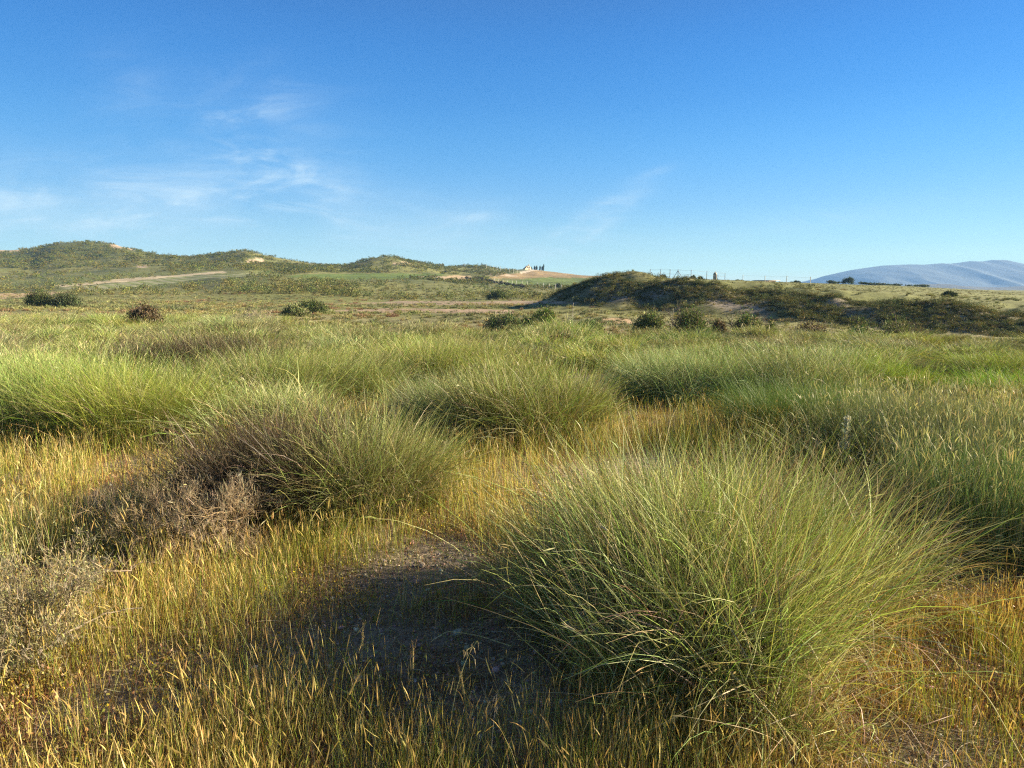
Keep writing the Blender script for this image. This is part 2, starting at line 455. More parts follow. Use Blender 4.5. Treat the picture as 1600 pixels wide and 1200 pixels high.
def fields(x, y, z):
    """soil and crop colours of the real fields, laid on the terrain"""
    n = len(x); c = np.tile(np.array([0.31, 0.25, 0.18]), (n, 1))
    d = np.maximum(y, 1)
    far = sstep(20, 60, d)[:, None]
    n1 = vnoise(x, y, 14, 51, 4)[:, None]; n2 = vnoise(x, y, 60, 57, 4)[:, None]
    olive = np.array([0.155, 0.175, 0.05]) * (1 - n1) * 1.0 + np.array([0.24, 0.22, 0.085]) * n1
    olive = olive * (1 - sstep(.45, .65, n2)) + np.array([0.12, 0.135, 0.045]) * sstep(.45, .65, n2)
    c = c * (1 - far) + olive * far
    px, py = project(x, y, z)
    wob = (vnoise(px, py * 4, 30, 61, 3) - 0.5)
    pyw = py + wob * 3.0; pxw = px + wob * 20

    def zone(poly, colr, dmin, dmax, k=1.0):
        m = inpoly(pxw, pyw, poly) & (y > dmin) & (y < dmax)
        c[m] = c[m] * (1 - k) + np.array(colr) * k
        return m
    zone([(430, 437), (470, 428), (560, 427), (690, 427), (690, 431), (600, 437)], (0.125, 0.175, 0.035), 180, 330)
    zone([(0, 436), (250, 424), (330, 424), (90, 446), (0, 452)], (0.17, 0.19, 0.06), 120, 300, .8)
    m = zone([(95, 451), (300, 431), (430, 425), (440, 428), (330, 436), (150, 455)], (0.30, 0.30, 0.17), 110, 260)
    st = (np.sin((x * 0.8 + y * 0.6) * 1.9) > 0.1) & m; c[st] = c[st] * 0.0 + np.array((0.20, 0.23, 0.08))
    zone([(80, 446), (200, 436), (330, 424), (352, 423), (345, 426.5), (210, 439), (100, 449)], (0.50, 0.42, 0.27), 110, 300)
    zone([(-100, 464), (60, 457), (110, 455), (110, 459), (40, 464), (-100, 473)], (0.52, 0.38, 0.22), 80, 170)
    zone([(770, 445), (800, 437), (860, 434), (1000, 434), (1000, 450), (860, 450)], (0.13, 0.175, 0.04), 180, 480)
    zone([(760, 436), (820, 424), (860, 421), (1000, 424), (1000, 434), (860, 434)], (0.30, 0.215, 0.10), 300, 620)
    zone([(680, 437), (700, 430), (740, 431), (735, 438)], (0.46, 0.34, 0.20), 180, 360)
    zone([(810, 424), (835, 419.5), (855, 419.5), (838, 422.5), (812, 427)], (0.58, 0.5, 0.38), 300, 620)
    zone([(520, 474), (620, 470), (760, 471), (900, 470), (900, 475), (640, 477)], (0.36, 0.27, 0.19), 60, 140, .85)
    zone([(500, 486), (600, 482), (800, 484), (820, 490), (640, 489)], (0.38, 0.27, 0.19), 40, 80, .9)
    zone([(940, 497), (975, 497), (985, 505), (950, 506)], (0.50, 0.34, 0.2), 28, 48, .9)
    for hx, hy, rx, ry in ((200, 385, 26, 4.5), (188, 379, 14, 2.5), (398, 407, 16, 5), (8, 391, 26, 3.5), (225, 416, 12, 3), (630, 412, 14, 3), (800, 415, 12, 2.5), (670, 432, 22, 2), (780, 430, 26, 1.6)):
        m = (((pxw - hx) / rx) ** 2 + ((py + wob * 6 - hy) / ry) ** 2 < 1) & (y > 250)
        c[m] = (0.46, 0.36, 0.24)
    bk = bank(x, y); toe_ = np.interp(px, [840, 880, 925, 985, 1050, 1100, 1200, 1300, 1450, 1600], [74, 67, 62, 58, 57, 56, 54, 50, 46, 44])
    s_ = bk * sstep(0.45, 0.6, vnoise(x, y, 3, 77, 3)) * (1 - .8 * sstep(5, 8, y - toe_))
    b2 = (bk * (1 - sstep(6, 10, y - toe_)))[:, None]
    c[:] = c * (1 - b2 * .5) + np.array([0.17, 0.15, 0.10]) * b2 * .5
    c[:] = c * (1 - s_[:, None]) + np.array([0.30, 0.25, 0.19]) * s_[:, None]
    m = (y > 50) & (px > 1035) & (y < 900) & (y - toe_ > 7.5)
    fy = np.array([0.19, 0.20, 0.07]) * (0.8 + 0.5 * vnoise(x, y, 11, 81, 3)[:, None]); c[m] = fy[m]
    return c


def make_ground():
    rr = np.concatenate([np.linspace(0.3, 2, 12, endpoint=False), np.exp(np.linspace(math.log(2), math.log(4150), 600))])
    a = np.concatenate([np.linspace(-42, 42, 520), np.linspace(42, 318, 60)[1:-1]]) * math.pi / 180
    na, nr = len(a), len(rr)
    A, RR = np.meshgrid(a, rr)
    x = (np.sin(A) * RR).ravel(); y = (np.cos(A) * RR).ravel(); z = height(x, y)
    V = np.stack([x, y, z], -1); V = np.vstack([V, [[0, 0, 0.0]]])
    i, j = np.meshgrid(np.arange(nr - 1), np.arange(na), indexing='ij'); j2 = (j + 1) % na
    Q = np.stack([i * na + j, (i + 1) * na + j, (i + 1) * na + j2, i * na + j2], -1).reshape(-1, 4)
    k = np.arange(na); T = np.stack([np.full(na, nr * na), k, (k + 1) % na], -1)
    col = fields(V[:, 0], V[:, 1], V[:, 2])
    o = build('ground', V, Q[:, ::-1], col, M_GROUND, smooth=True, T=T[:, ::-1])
    tag(o, 'dry stony soil and rolling fields under the grass and scrub', None, None, 'structure')


make_ground()

# ------------------------------------------------------------------ far mountain and low ridge
def ridge(name, label, pts, Y0, depth, zbase, colr, nz=40, seed=1, kind='structure', cat=None, amp=1.0):
    xs = np.linspace(xat(pts[0][0], pts[0][1], Y0), xat(pts[-1][0], pts[-1][1], Y0), 260)
    pxp = [xat(p, r, Y0) for p, r in pts]; zp = [EYE + Y0 * tpix(r) for p, r in pts]
    top = np.interp(xs, pxp, zp)
    v = np.linspace(-1, 1, nz); Xg, Vg = np.meshgrid(xs, v)
    fall = np.clip(1 - np.abs(Vg) ** 1.2, 0, 1)
    Yg = Y0 + Vg * depth
    Z = zbase + (top[None, :] - zbase) * fall
    span = (top.max() - zbase)
    gul = np.abs(vnoise(Xg, Yg * 0.45, depth * 0.28, seed, 4) - 0.5) * 2
    Z = Z - gul * span * 0.38 * amp * fall * (1 - fall) * 3.2
    Z = Z + (vnoise(Xg, Yg, depth * 0.1, seed + 9, 3) - .5) * span * 0.03 * amp
    V = np.stack([Xg, Yg, Z], -1).reshape(-1, 3); n = len(xs)
    i, j = np.meshgrid(np.arange(nz - 1), np.arange(n - 1), indexing='ij')
    Q = np.stack([i * n + j, i * n + j + 1, (i + 1) * n + j + 1, (i + 1) * n + j], -1).reshape(-1, 4)
    cc = np.array(colr) * (0.85 + 0.3 * vnoise(V[:, 0], V[:, 1], depth * 0.12, seed + 3, 4)[:, None])
    o = build(name, V, Q, cc, M_GROUND, smooth=True)
    return tag(o, label, cat, None, kind)


ridge('mountain', 'long blue hazy mountain beyond the plain', [(1225, 447), (1265, 440), (1290, 431), (1330, 422), (1380, 414.5), (1420, 413), (1445, 413.5), (1470, 411), (1485, 412), (1515, 408), (1535, 408.5), (1550, 406), (1570, 406), (1600, 413), (1660, 424), (1760, 430), (1900, 446)],
      3400, 750, -20, (0.13, 0.16, 0.165), nz=90, seed=5, amp=.5)
ridge('hills', 'low dim hills between the plain and the mountain', [(1380, 449), (1440, 443.5), (1480, 443.5), (1500, 446.5), (1560, 449), (1595, 447), (1700, 442), (1850, 446)],
      1900, 200, -10, (0.13, 0.12, 0.08), nz=24, seed=15, amp=.4)

# ------------------------------------------------------------------ grass tussocks
GREEN = [(5, (0.178, 0.250, 0.045), .38), (4, (0.35, 0.395, 0.125), .32), (2, (0.50, 0.49, 0.23), .22), (0.6, (0.17, 0.10, 0.045), .2)]
BRIGHT = [(6, (0.22, 0.33, 0.035), .28), (3, (0.32, 0.38, 0.07), .2), (1, (0.34, 0.31, 0.12), .2)]
BROWN = [(6, (0.052, 0.042, 0.020), .25), (2, (0.12, 0.09, 0.045), .2), (1, (0.22, 0.18, 0.09), .2)]
STRAW = (0.36, 0.28, 0.12)


def tussock(acc, n, rad=0.9, hgt=0.8, root=0.35, wid=0.0016, nseg=6, pal=GREEN, lean=(0, 0), droop=1.0, ox=0, oy=0, g=None, dry=.12, head=None, headn=0.0, upright=1.0, mess=1.0):
    g = g or rng
    r = root * np.sqrt(g.uniform(0, 1, n)); a = g.uniform(0, 2 * math.pi, n)
    bx, by = r * np.cos(a), r * np.sin(a)
    # blades grow in small tufts that share a lean
    nt = max(8, n // 110); ti = g.integers(0, nt, n); tl = g.normal(0, .33, (nt, 2)); tc_ = g.uniform(.6, 1.15, nt); tcol = np.exp(g.normal(0, .16, (nt, 1)))
    tr_ = root * np.sqrt(g.uniform(0, 1, nt)); ta = g.uniform(0, 6.28, nt)
    bx = tr_[ti] * np.cos(ta[ti]) + g.normal(0, root * .16, n); by = tr_[ti] * np.sin(ta[ti]) + g.normal(0, root * .16, n)
    rr2 = np.hypot(bx, by) / root; ok_ = (.25 + .75 * np.clip(rr2, 0, 1.2) ** 2) * .75
    outx = bx / root * ok_ + tl[ti, 0] + g.normal(0, .36 * mess, n) + lean[0]; outy = by / root * ok_ + tl[ti, 1] + g.normal(0, .36 * mess, n) + lean[1]
    phi = np.arctan2(outy, outx); m = np.hypot(outx, outy)
    th0 = np.clip(m * 0.38 * upright, 0, 1.15) + np.abs(g.normal(0, .08, n))
    L = hgt * g.uniform(0.55, 1.08, n) * (1 + 0.30 * np.clip(m, 0, 1.3)) * tc_[ti]
    bend = droop * (0.30 + 0.45 * np.clip(m, 0, 1.4)) * g.uniform(0.1, 2.1, n)
    wd = wid * g.uniform(.6, 1.5, n)
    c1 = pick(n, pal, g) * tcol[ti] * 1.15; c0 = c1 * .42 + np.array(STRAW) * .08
    bz = np.full(n, -0.03)
    nd = int(n * dry)
    c1[:nd] = pick(nd, [(3, (0.32, 0.25, 0.12), .25), (2, (.20, .14, .07), .25), (1, (.42, .36, .22), .2)], g); c0[:nd] = c1[:nd] * .9
    L[:nd] *= g.uniform(.35, 1, nd); bend[:nd] += g.normal(.8, .9, nd); th0[:nd] += np.abs(g.normal(0, .4, nd)); bz[:nd] = g.uniform(-.03, .38, nd) * hgt
    phi[:nd] += g.normal(0, .8, nd)
    base = np.stack([bx + ox, by + oy, bz], -1)
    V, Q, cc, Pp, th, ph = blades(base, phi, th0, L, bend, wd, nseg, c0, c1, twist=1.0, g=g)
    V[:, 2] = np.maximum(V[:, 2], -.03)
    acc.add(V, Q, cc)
    if head is not None and headn > 0:
        k = np.nonzero(g.uniform(0, 1, n) < headn)[0]; m_ = len(k)
        if m_:
            hl = g.uniform(.02, .05, m_) * (wid / .0016) ** .5
            hc = cvar(m_, (0.46, 0.43, 0.20), .2, g)
            V, Q, cc, *_ = blades(Pp[k, -1], ph[k, -1], th[k, -1], hl, g.uniform(0, .6, m_), g.uniform(1.5, 2.6, m_) * wid, 2, hc * .8, hc, shape='head', g=g)
            head.add(V, Q, cc)


def make_tussock(label, group=None, loc=(0, 0), rz=0.0, mounds=((0, 0, 1.0),), n=6000, wid=.0016, nseg=6, pal=GREEN, hgt=.8, root=.35, seed=1, headn=.10, mat=None, name='grass_tussock', cat='grass tussock', sc_=1.0, curls=0, **kw):
    g = np.random.default_rng(seed)
    A, H = Acc(), Acc()
    tot = sum(m[2] for m in mounds); ln = kw.pop('lean', (0, 0)); up = kw.pop('upright', 1.0)
    for mm in mounds:
        mx_, my_, ms = mm[:3]
        tussock(A, int(n * ms / tot), hgt=hgt * (ms ** .4), root=1.35 * root * (ms ** .5), wid=wid, nseg=nseg, pal=pal, ox=mx_, oy=my_, g=g, head=H, headn=headn,
                lean=(mm[3], mm[4]) if len(mm) > 3 else ln, upright=mm[5] if len(mm) > 5 else up, **kw)
    if curls:
        ph = g.uniform(math.pi * .95, math.pi * 1.9, curls); rr_ = g.uniform(.2, .6, curls)
        bs = np.stack([np.cos(ph) * rr_ * 1.1 - .05, np.sin(ph) * rr_ * .9 - .05, g.uniform(0, .12, curls)], -1)
        cu = cvar(curls, (.50, .42, .24), .22, g)
        V, Q, cc, *_ = blades(bs, ph + g.normal(0, .8, curls), g.uniform(.1, .8, curls), g.uniform(.3, .75, curls), g.uniform(.8, 3.2, curls), g.uniform(.0018, .0032, curls), 12, cu, cu, twist=.8, g=g)
        V[:, 2] = np.maximum(V[:, 2], 0); A.add(V, Q, cc)
    V, Q, cc = A.get()
    o = build(name, V, Q, cc, mat or M_GRASS)
    if H.n:
        V, Q, cc = H.get(); tag(build('seed_heads', V, Q, cc, M_DRY, parent=o), None, None, None, 'stuff')
    z = float(height(np.array([loc[0]]), np.array([loc[1]]))[0])
    o.location = (loc[0], loc[1], z); o.rotation_euler.z = rz; o.scale = (sc_,) * 3
    tag(o, label, cat, group)
    return o


heroes = []      # (x, y, radius) kept free of the common tussocks


def hero(px, Yd, label, r=1.0, **kw):
    x = xat(px, 452 + 1776 / Yd, Yd); heroes.append((x, Yd, r))
    return make_tussock(label, loc=(x, Yd), **kw)


hero(1095, 3.10, 'big foreground green grass tussock spilling to the right, shading the bare soil on its left', r=1.5, n=21000, hgt=.80, root=.30, seed=11, wid=.0029, nseg=7,
     mounds=((-.10, -.20, 1.0, -.1, 0, .75), (-.40, .0, .7, -.18, 0, .7), (.22, .0, .9, .05, 0, .65), (.50, .08, .7, .40, .05, .85), (.05, .50, 1.0, .05, .1, .6), (.08, -.50, .6, .0, -.05, .7), (-.25, -.34, .5, -.1, -.05, .7), (.46, .50, .6, .25, .1, .75), (-.32, .45, .6, -.12, .1, .65)),
     headn=.03, dry=.24, curls=190, droop=.85, mess=1.5)
hero(1290, 4.15, 'tussock with a matted straw patch on top, behind the right side of the biggest tussock', r=.8, n=6500, hgt=.62, root=.4, seed=12, wid=.0026, dry=.45, droop=1.5, headn=.1, pal=[(3, (0.2, .24, .08), .2), (3, (.36, .29, .15), .2)])
hero(560, 4.95, 'green tussock with blades arching right, joined to the dark dead growth on its left', r=1.0, n=12500, hgt=.74, root=.28, seed=13, wid=.0025, mounds=((0, 0, 1, .1, 0, .8), (.12, .1, .8, .4, 0, .8), (.0, .3, .6, 0, .1, .7)), headn=.06, dry=.25)
hero(435, 4.9, 'dark dead brown tussock between the pink dead shrub and the green tussock', r=.8, n=13000, hgt=.72, root=.28, seed=14, wid=.003, pal=BROWN, dry=.12, mounds=((0, 0, 1, 0, 0, .7), (-.32, .1, .7, -.1, 0, .8), (.22, -.1, .8, 0, 0, .6)), headn=.02)
hero(300, 12.4, 'wide dark brown dead tussock sunk among the green tussocks on the left', r=1.5, n=15000, hgt=.86, root=.6, seed=24, wid=.0042, nseg=5, pal=BROWN, dry=.1, mounds=((0, 0, 1), (-.8, 0, .8), (.8, .1, .9)), headn=.0)
hero(810, 7.4, 'tall rounded green tussock with deep black shade at its foot, behind the yellow clearing', r=1.2, n=14000, hgt=.88, root=.38, seed=15, wid=.0034, mounds=((0, 0, 1), (.35, .25, .8), (-.45, .3, .5)), headn=.12)
hero(700, 8.2, 'low green tussock left of the tall rounded one with black shade in front', r=.8, n=8000, hgt=.66, root=.4, seed=16, wid=.0023, headn=.1)
hero(90, 7.7, 'tall bright green tussock with pale oat heads at the left edge of the picture', r=1.1, n=17000, hgt=.92, root=.55, seed=17, wid=.0028, pal=BRIGHT, headn=.25, upright=.75, mounds=((0, 0, 1), (-.6, .2, 1), (.3, .4, .6)))
hero(215, 7.45, 'bright green tussock fanning out right above the yellow grass on the left', r=.9, n=12000, hgt=.84, root=.42, seed=18, wid=.0024, pal=BRIGHT, headn=.15, mounds=((0, 0, 1), (.3, .2, .5)))
hero(455, 9.9, 'broad olive tussock with a combed right flank, left of the centre gap', r=1.4, n=18000, hgt=.88, root=.55, seed=19, wid=.0028, mounds=((0, 0, 1), (.6, .3, .9), (-.6, .1, .7)), lean=(.3, 0), headn=.12)
hero(345, 9.6, 'smaller green tussock just in front of the dark brown shrub', r=.9, n=6000, hgt=.7, root=.4, seed=20, wid=.0026, headn=.1)
hero(655, 12.1, 'rounded green tussock over a dark hollow right of the centre gap', r=1.2, n=13000, hgt=.84, root=.5, seed=21, wid=.0032, mounds=((0, 0, 1), (.6, .3, .8)), headn=.12)
hero(1060, 10.2, 'arching green tussock over a dark hollow behind the orange dry grass', r=1.2, n=15000, hgt=.84, root=.5, seed=22, wid=.0028, mounds=((0, 0, 1), (.7, .2, .8)), headn=.1, lean=(-.2, -.1), droop=1.3)
hero(1240, 7.6, 'smooth dark green tussock in the middle of the right half, half in shade', r=1.0, n=13000, hgt=.72, root=.45, seed=23, wid=.0022, mounds=((0, 0, 1), (.35, .1, .6)), headn=.02, dry=.04, pal=[(1, (.13, .20, .045), .15)], droop=1.3)

# shared kinds for the massed tussocks
kinds = []
for k in range(8):
    g = np.random.default_rng(100 + k)
    A, H = Acc(), Acc()
    pal = (GREEN, GREEN, [(5, (0.19, 0.29, 0.045), .32), (3, (0.33, 0.39, 0.09), .25)], GREEN, GREEN, [(5, (0.20, 0.23, 0.09), .2), (3, (.33, .30, .15), .2), (1, (.16, .1, .06), .2)], GREEN, GREEN)[k]
    far_ = k >= 4
    nb = 6600 if not far_ else 2900
    wdt = .0036 if not far_ else .0072
    for q in range(3):
        tussock(A, nb // 3, hgt=g.uniform(.54, .74), root=.5, wid=wdt, nseg=5 if not far_ else 4, pal=pal, ox=g.uniform(-.36, .36), oy=g.uniform(-.36, .36), g=g,
                head=H, headn=.09, lean=(g.uniform(-.2, .3), 0), upright=g.uniform(.85, 1.1))
    V, Q, cc = A.get(); me = build('grass_tussock', V, Q, cc, M_GRASS); C.objects.unlink(me)
    V, Q, cc = H.get(); hd = build('seed_heads', V, Q, cc, M_DRY); hd['kind'] = 'stuff'; C.objects.unlink(hd)
    kinds.append((me, hd, A.get(), H.get()))

UNUSED = set(range(8))
# open places without tussocks: (px, distance, radius m)
OPEN = [(260, 12.0, .9), (345, 12.0, .8), (250, 11.0, .5), (900, 12.0, .9), (1180, 11, .8), (480, 13, .7), (150, 13, .8), (1480, 12, .7), (1180, 9.6, .5), (560, 13.5, .7), (1400, 9.2, .7), (1300, 12, .6), (1080, 14, .6), (100, 10.5, .5), (620, 8.9, 1.1), (640, 10.3, .7), (1030, 7.9, 1.3), (960, 6.6, 1.2), (1090, 8.6, .8), (560, 7.0, .9), (700, 6.1, 1.6), (850, 5.4, 1.5), (420, 6.8, .8)]
OPENW = [(xat(p, 452 + 1776 / d, d), d, r) for p, d, r in OPEN]
pos = []
g = np.random.default_rng(5)


def field_edge(px): return np.interp(px, [0, 300, 560, 760, 1000, 1200, 1600], [36, 34, 28, 23, 21, 20, 19])


tries = 0
cell = {}
while tries < 60000 and len(pos) < 900:
    tries += 1
    yy = math.exp(g.uniform(math.log(5.2), math.log(40))) if tries % 2 else g.uniform(5.2, 40)
    xx = g.uniform(-.92, .92) * yy + g.uniform(-.6, .6)
    px = 800 + F * xx / yy
    if yy > field_edge(px) + g.normal(0, 1.2): continue
    if px < 1180 and yy < 7.0: continue
    if px < 150 and yy < 8.5: continue
    if px >= 1180 and yy < 5.2 + max(0, (1480 - px)) / 300 * 1.4: continue
    if any((xx - a) ** 2 + (yy - b) ** 2 < (r + .45) ** 2 for a, b, r in heroes): continue
    if any((xx - a) ** 2 + (yy - b) ** 2 < (r + .35) ** 2 for a, b, r in OPENW): continue
    dmin = g.uniform(1.05, 2.1) + yy * 0.01
    if any((xx - a) ** 2 + (yy - b) ** 2 < dmin * dmin for a, b in pos[-900:]): continue
    pos.append((xx, yy))
pos.sort(key=lambda p: p[1])
GRP = 'green grass tussocks massed across the middle field'
near = pos[:280]; rest = pos[280:]
for i, (xx, yy) in enumerate(near):
    k = int(g.integers(0, 4)) if yy < 13 else int(g.integers(4, 8))
    if yy < 7.5 and k == 2: k = 0
    src, hd, _, _ = kinds[k]
    if k in UNUSED: o, h = src, hd; UNUSED.discard(k)
    else: o, h = src.copy(), hd.copy()
    C.objects.link(o); C.objects.link(h); h.parent = o
    z = float(height(np.array([xx]), np.array([yy]))[0])
    o.location = (xx, yy, z); o.rotation_euler = (g.normal(0, .05), g.normal(0, .05), g.uniform(0, 6.28))
    s_ = g.uniform(.72, 1.22); o.scale = (s_ * g.uniform(.9, 1.2), s_ * g.uniform(.9, 1.2), s_ * g.uniform(.7, 1.12) * float(np.interp(yy, [9, 15], [1, .82])) * (1 - .26 * float(sstep(820, 1000, 800 + F * xx / yy)) * float(sstep(9, 14, yy))))
    px = 800 + F * xx / yy
    col_ = ['at the left edge', 'in line with the highest hill', 'in line with the brown twiggy bush', 'in line with the second knoll', 'in line with the pale twiggy shrub', 'in line with the third knoll',
            'left of the lone dark bush', 'in line with the farmhouse', 'in line with the mound foot', 'in line with the mound top', 'in line with the silo', 'in line with the long shed', 'in line with the skyline tree', 'below the mountain', 'at the right edge'][
        int(np.digitize(px, [90, 190, 300, 420, 520, 660, 760, 860, 930, 1040, 1150, 1250, 1380, 1500]))]
    rowl = ['front row', 'second row', 'third row', 'fourth row', 'fifth row', 'sixth row', 'seventh row', 'rearmost row'][int(np.digitize(yy, [7.6, 9.2, 10.8, 12.5, 14.5, 17, 20]))]
    huel = {0: 'green', 1: 'green', 2: 'bright green', 3: 'green', 4: 'green', 5: 'strawy', 6: 'green', 7: 'green'}[k]
    sizl = 'small' if s_ < .86 else ('large' if s_ > 1.07 else 'medium')
    tag(o, sizl + ' ' + huel + ' grass tussock, ' + rowl + ' of the field, ' + col_, 'grass tussock', GRP)

# farthest tussocks as one mass
if rest:
    A = Acc(); rp = np.array(rest)
    tk = []
    for k in range(3):
        a_ = Acc(); h_ = Acc(); g2 = np.random.default_rng(300 + k)
        for q in range(3): tussock(a_, 300, hgt=.66, root=.45, wid=.011, nseg=3, pal=GREEN, ox=g2.uniform(-.5, .5), oy=g2.uniform(-.5, .5), g=g2, head=a_, headn=.15)
        tk.append(a_.get())
    for k in range(3):
        m = np.arange(len(rp)) % 3 == k; q = rp[m]
        zz = height(q[:, 0], q[:, 1])
        tn = np.exp(g.normal(0, .13, (len(q), 1))) * np.exp(g.normal(0, .05, (len(q), 3)))
        V, Q, cc = scatter(*tk[k], np.stack([q[:, 0], q[:, 1], zz], -1), g.uniform(0, 6.28, len(q)), g.uniform(.8, 1.2, len(q)), tn, g.uniform(.6, .85, len(q)) * (1 - .3 * sstep(820, 1000, 800 + F * q[:, 0] / q[:, 1])))
        A.add(V, Q, cc)
    V, Q, cc = A.get()
    tag(build('distant_grass', V, Q, cc, M_GRASS), 'mass of far green tussock grass at the back of the field', 'grass', None, 'stuff')

# ------------------------------------------------------------------ yellow grass, tall and low, and ground cover
BARE = [(650, 3.75, .5), (620, 2.95, .72), (470, 2.85, .3), (985, 6.2, .7), (975, 5.7, .6), (730, 2.6, .5), (1400, 2.2, .35), (690, 4.05, .35), (980, 5.5, .25)]
BAREW = np.array([(xat(p, 452 + 1776 / d, d), d, r) for p, d, r in BARE])


def bare(x, y):
    b = np.zeros(len(x))
    for bx, by, r in BAREW:
        b = np.maximum(b, np.exp(-(((x - bx) / (r * 1.25)) ** 2 + ((y - by) / (r * .75)) ** 2) ** 1.5))
    return b


def sample_ground(n, y0, y1, g, power=1.0, half=.84):
    y = y0 + (y1 - y0) * g.uniform(0, 1, n) ** power
    x = g.uniform(-1, 1, n) * (half * y + .35)
    return x, y


def hero_in(x, y, k=.42):
    m = np.zeros(len(x), bool)
    for a, b, r in heroes: m |= (x - a) ** 2 + (y - b) ** 2 < (r * k) ** 2
    return m


YEL = [(5, (0.52, 0.43, 0.09), .30), (3, (0.64, 0.55, 0.24), .2), (4, (0.30, 0.35, 0.05), .28), (1.5, (0.30, 0.16, 0.07), .25), (1.0, (0.38, 0.22, 0.06), .2)]
ORG = [(5, (0.45, 0.28, 0.07), .2), (3, (0.56, 0.40, 0.13), .2), (1, (0.2, .2, .05), .2)]
COVER = [(4, (0.34, 0.34, 0.05), .25), (3, (0.48, 0.33, 0.07), .25), (3, (0.26, 0.13, 0.06), .25), (2, (0.42, 0.31, 0.18), .2), (1, (.34, .11, .06), .2)]


def annual_grass():
    g = np.random.default_rng(41); A = Acc()
    # thin straw stems with awned heads
    x, y = sample_ground(190000, 1.75, 8.8, g, 1.3)
    dn = vnoise(x, y, .45, 91, 3); clump = sstep(.40, .60, dn)
    px = 800 + F * x / y
    keep = (0.10 + .90 * clump) * (1 - .94 * bare(x, y)) * np.where(y < 2.9, .75, 1.0)
    lowz = np.exp(-(((px - 640) / 240) ** 2 + ((y - 2.95) / .62) ** 2) ** 1.5); lowr = sstep(1150, 1300, px) * (1 - sstep(2.6, 3.0, y))
    keep = keep * (1 - .48 * lowz) * (1 - .30 * lowr)
    keep = g.uniform(0, 1, len(x)) < keep
    keep &= ~hero_in(x, y, .40)
    x, y = x[keep], y[keep]; n = len(x)
    x = x + g.normal(0, .012, n); y = y + g.normal(0, .012, n)
    z = height(x, y)
    tall = vnoise(x, y, 1.4, 95, 2)
    L = g.uniform(.06, .27, n) * (.65 + .9 * tall) * np.interp(y, [1.8, 3.3, 4.5, 8], [.85, .85, 1.15, 1.45])
    right = sstep(.25, .45, x / y)[:, None]
    c = pick(n, YEL, g) * (1 - right) + pick(n, ORG, g) * right
    grn = (vnoise(x, y, .9, 99, 2) > .56)[:, None]
    c = np.where(grn & (g.uniform(0, 1, (n, 1)) < .6), pick(n, [(1, (.26, .30, .05), .2)], g), c)
    th0 = np.abs(g.normal(0, .13, n)); bend = np.abs(g.normal(.1, .35, n))
    ph = g.uniform(0, 6.28, n)
    V, Q, cc, Pp, th, ph2 = blades(np.stack([x, y, z - .01], -1), ph, th0, L, bend, g.uniform(.0009, .0022, n) * np.interp(y, [2, 8], [1, 1.7]), 4, c * .9, c, twist=.4, g=g)
    A.add(V, Q, cc)
    k = np.nonzero((g.uniform(0, 1, n) < .34) & (L > .11))[0]; m = len(k)
    hl = g.uniform(.03, .085, m); hc = cvar(m, (0.55, 0.40, 0.13), .2, g)
    V, Q, cc, *_ = blades(Pp[k, -1], ph2[k, -1], th[k, -1], hl, g.normal(.1, .25, m), g.uniform(.0025, .005, m), 3, hc * .85, hc, shape='head', g=g)
    A.add(V, Q, cc)
    V, Q, cc = A.get()
    tag(build('dry_grass', V, Q, cc, M_DRY), 'yellow and orange dry annual grass with seed heads in the clearings', 'grass', None, 'stuff')

    # low ground cover of tiny stems and leaves
    A = Acc()
    x, y = sample_ground(420000, 1.7, 9.5, g, 1.7)
    dn = vnoise(x, y, .28, 191, 3)
    keep = g.uniform(0, 1, len(x)) < (.25 + .75 * sstep(.35, .6, dn)) * (1 - .4 * bare(x, y))
    x, y = x[keep], y[keep]; n = len(x); z = height(x, y)
    L = g.uniform(.02, .085, n) * (.6 + .8 * vnoise(x, y, .8, 197, 2)) * (1 - .5 * bare(x, y))
    red = vnoise(x, y, 1.1, 203, 2)
    c = pick(n, COVER, g); rr_ = pick(n, [(2, (.28, .14, .065), .25), (1, (.42, .27, .13), .2)], g)
    c = np.where((g.uniform(0, 1, n) < np.maximum(sstep(.42, .62, red) * .7, .75 * sstep(.35, .6, x / y)))[:, None], rr_, c)
    V, Q, cc, Pp, th, ph2 = blades(np.stack([x, y, z - .005], -1), g.uniform(0, 6.28, n), np.abs(g.normal(0, .35, n)), L, np.abs(g.normal(.1, .5, n)),
                                   g.uniform(.0016, .0038, n) * np.interp(y, [2, 9], [1, 1.6]), 2, c * .9, c, g=g)
    A.add(V, Q, cc)
    k = np.nonzero(g.uniform(0, 1, n) < .3)[0]; m = len(k)
    hc = pick(m, [(4, (.42, .36, .08), .2), (3, (.40, .24, .10), .2), (.35, (.75, .55, .02), .1)], g)
    V, Q, cc, *_ = blades(Pp[k, -1], g.uniform(0, 6.28, m), g.uniform(.2, 1.5, m), g.uniform(.005, .013, m), g.normal(0, .5, m), g.uniform(.004, .009, m), 1, hc, hc, shape='flat', g=g)
    A.add(V, Q, cc)
    V, Q, cc = A.get()
    tag(build('ground_cover', V, Q, cc, M_DRY), 'low carpet of tiny yellow, green and rust red plants over the soil', 'ground cover', None, 'stuff')

    # fallen straw and litter on the soil
    x, y = sample_ground(52000, 1.75, 8.5, g, 1.6); n = len(x); z = height(x, y)
    c = pick(n, [(3, (.42, .34, .19), .25), (3, (.26, .18, .10), .25), (1, (.55, .48, .32), .2), (1, (.14, .10, .07), .2)], g)
    V, Q, cc, *_ = blades(np.stack([x, y, z + g.uniform(.002, .03, n)], -1), g.uniform(0, 6.28, n), g.normal(1.5, .16, n), g.uniform(.02, .16, n), g.normal(0, .25, n), g.uniform(.0012, .003, n), 3, c, c, twist=.8, g=g)
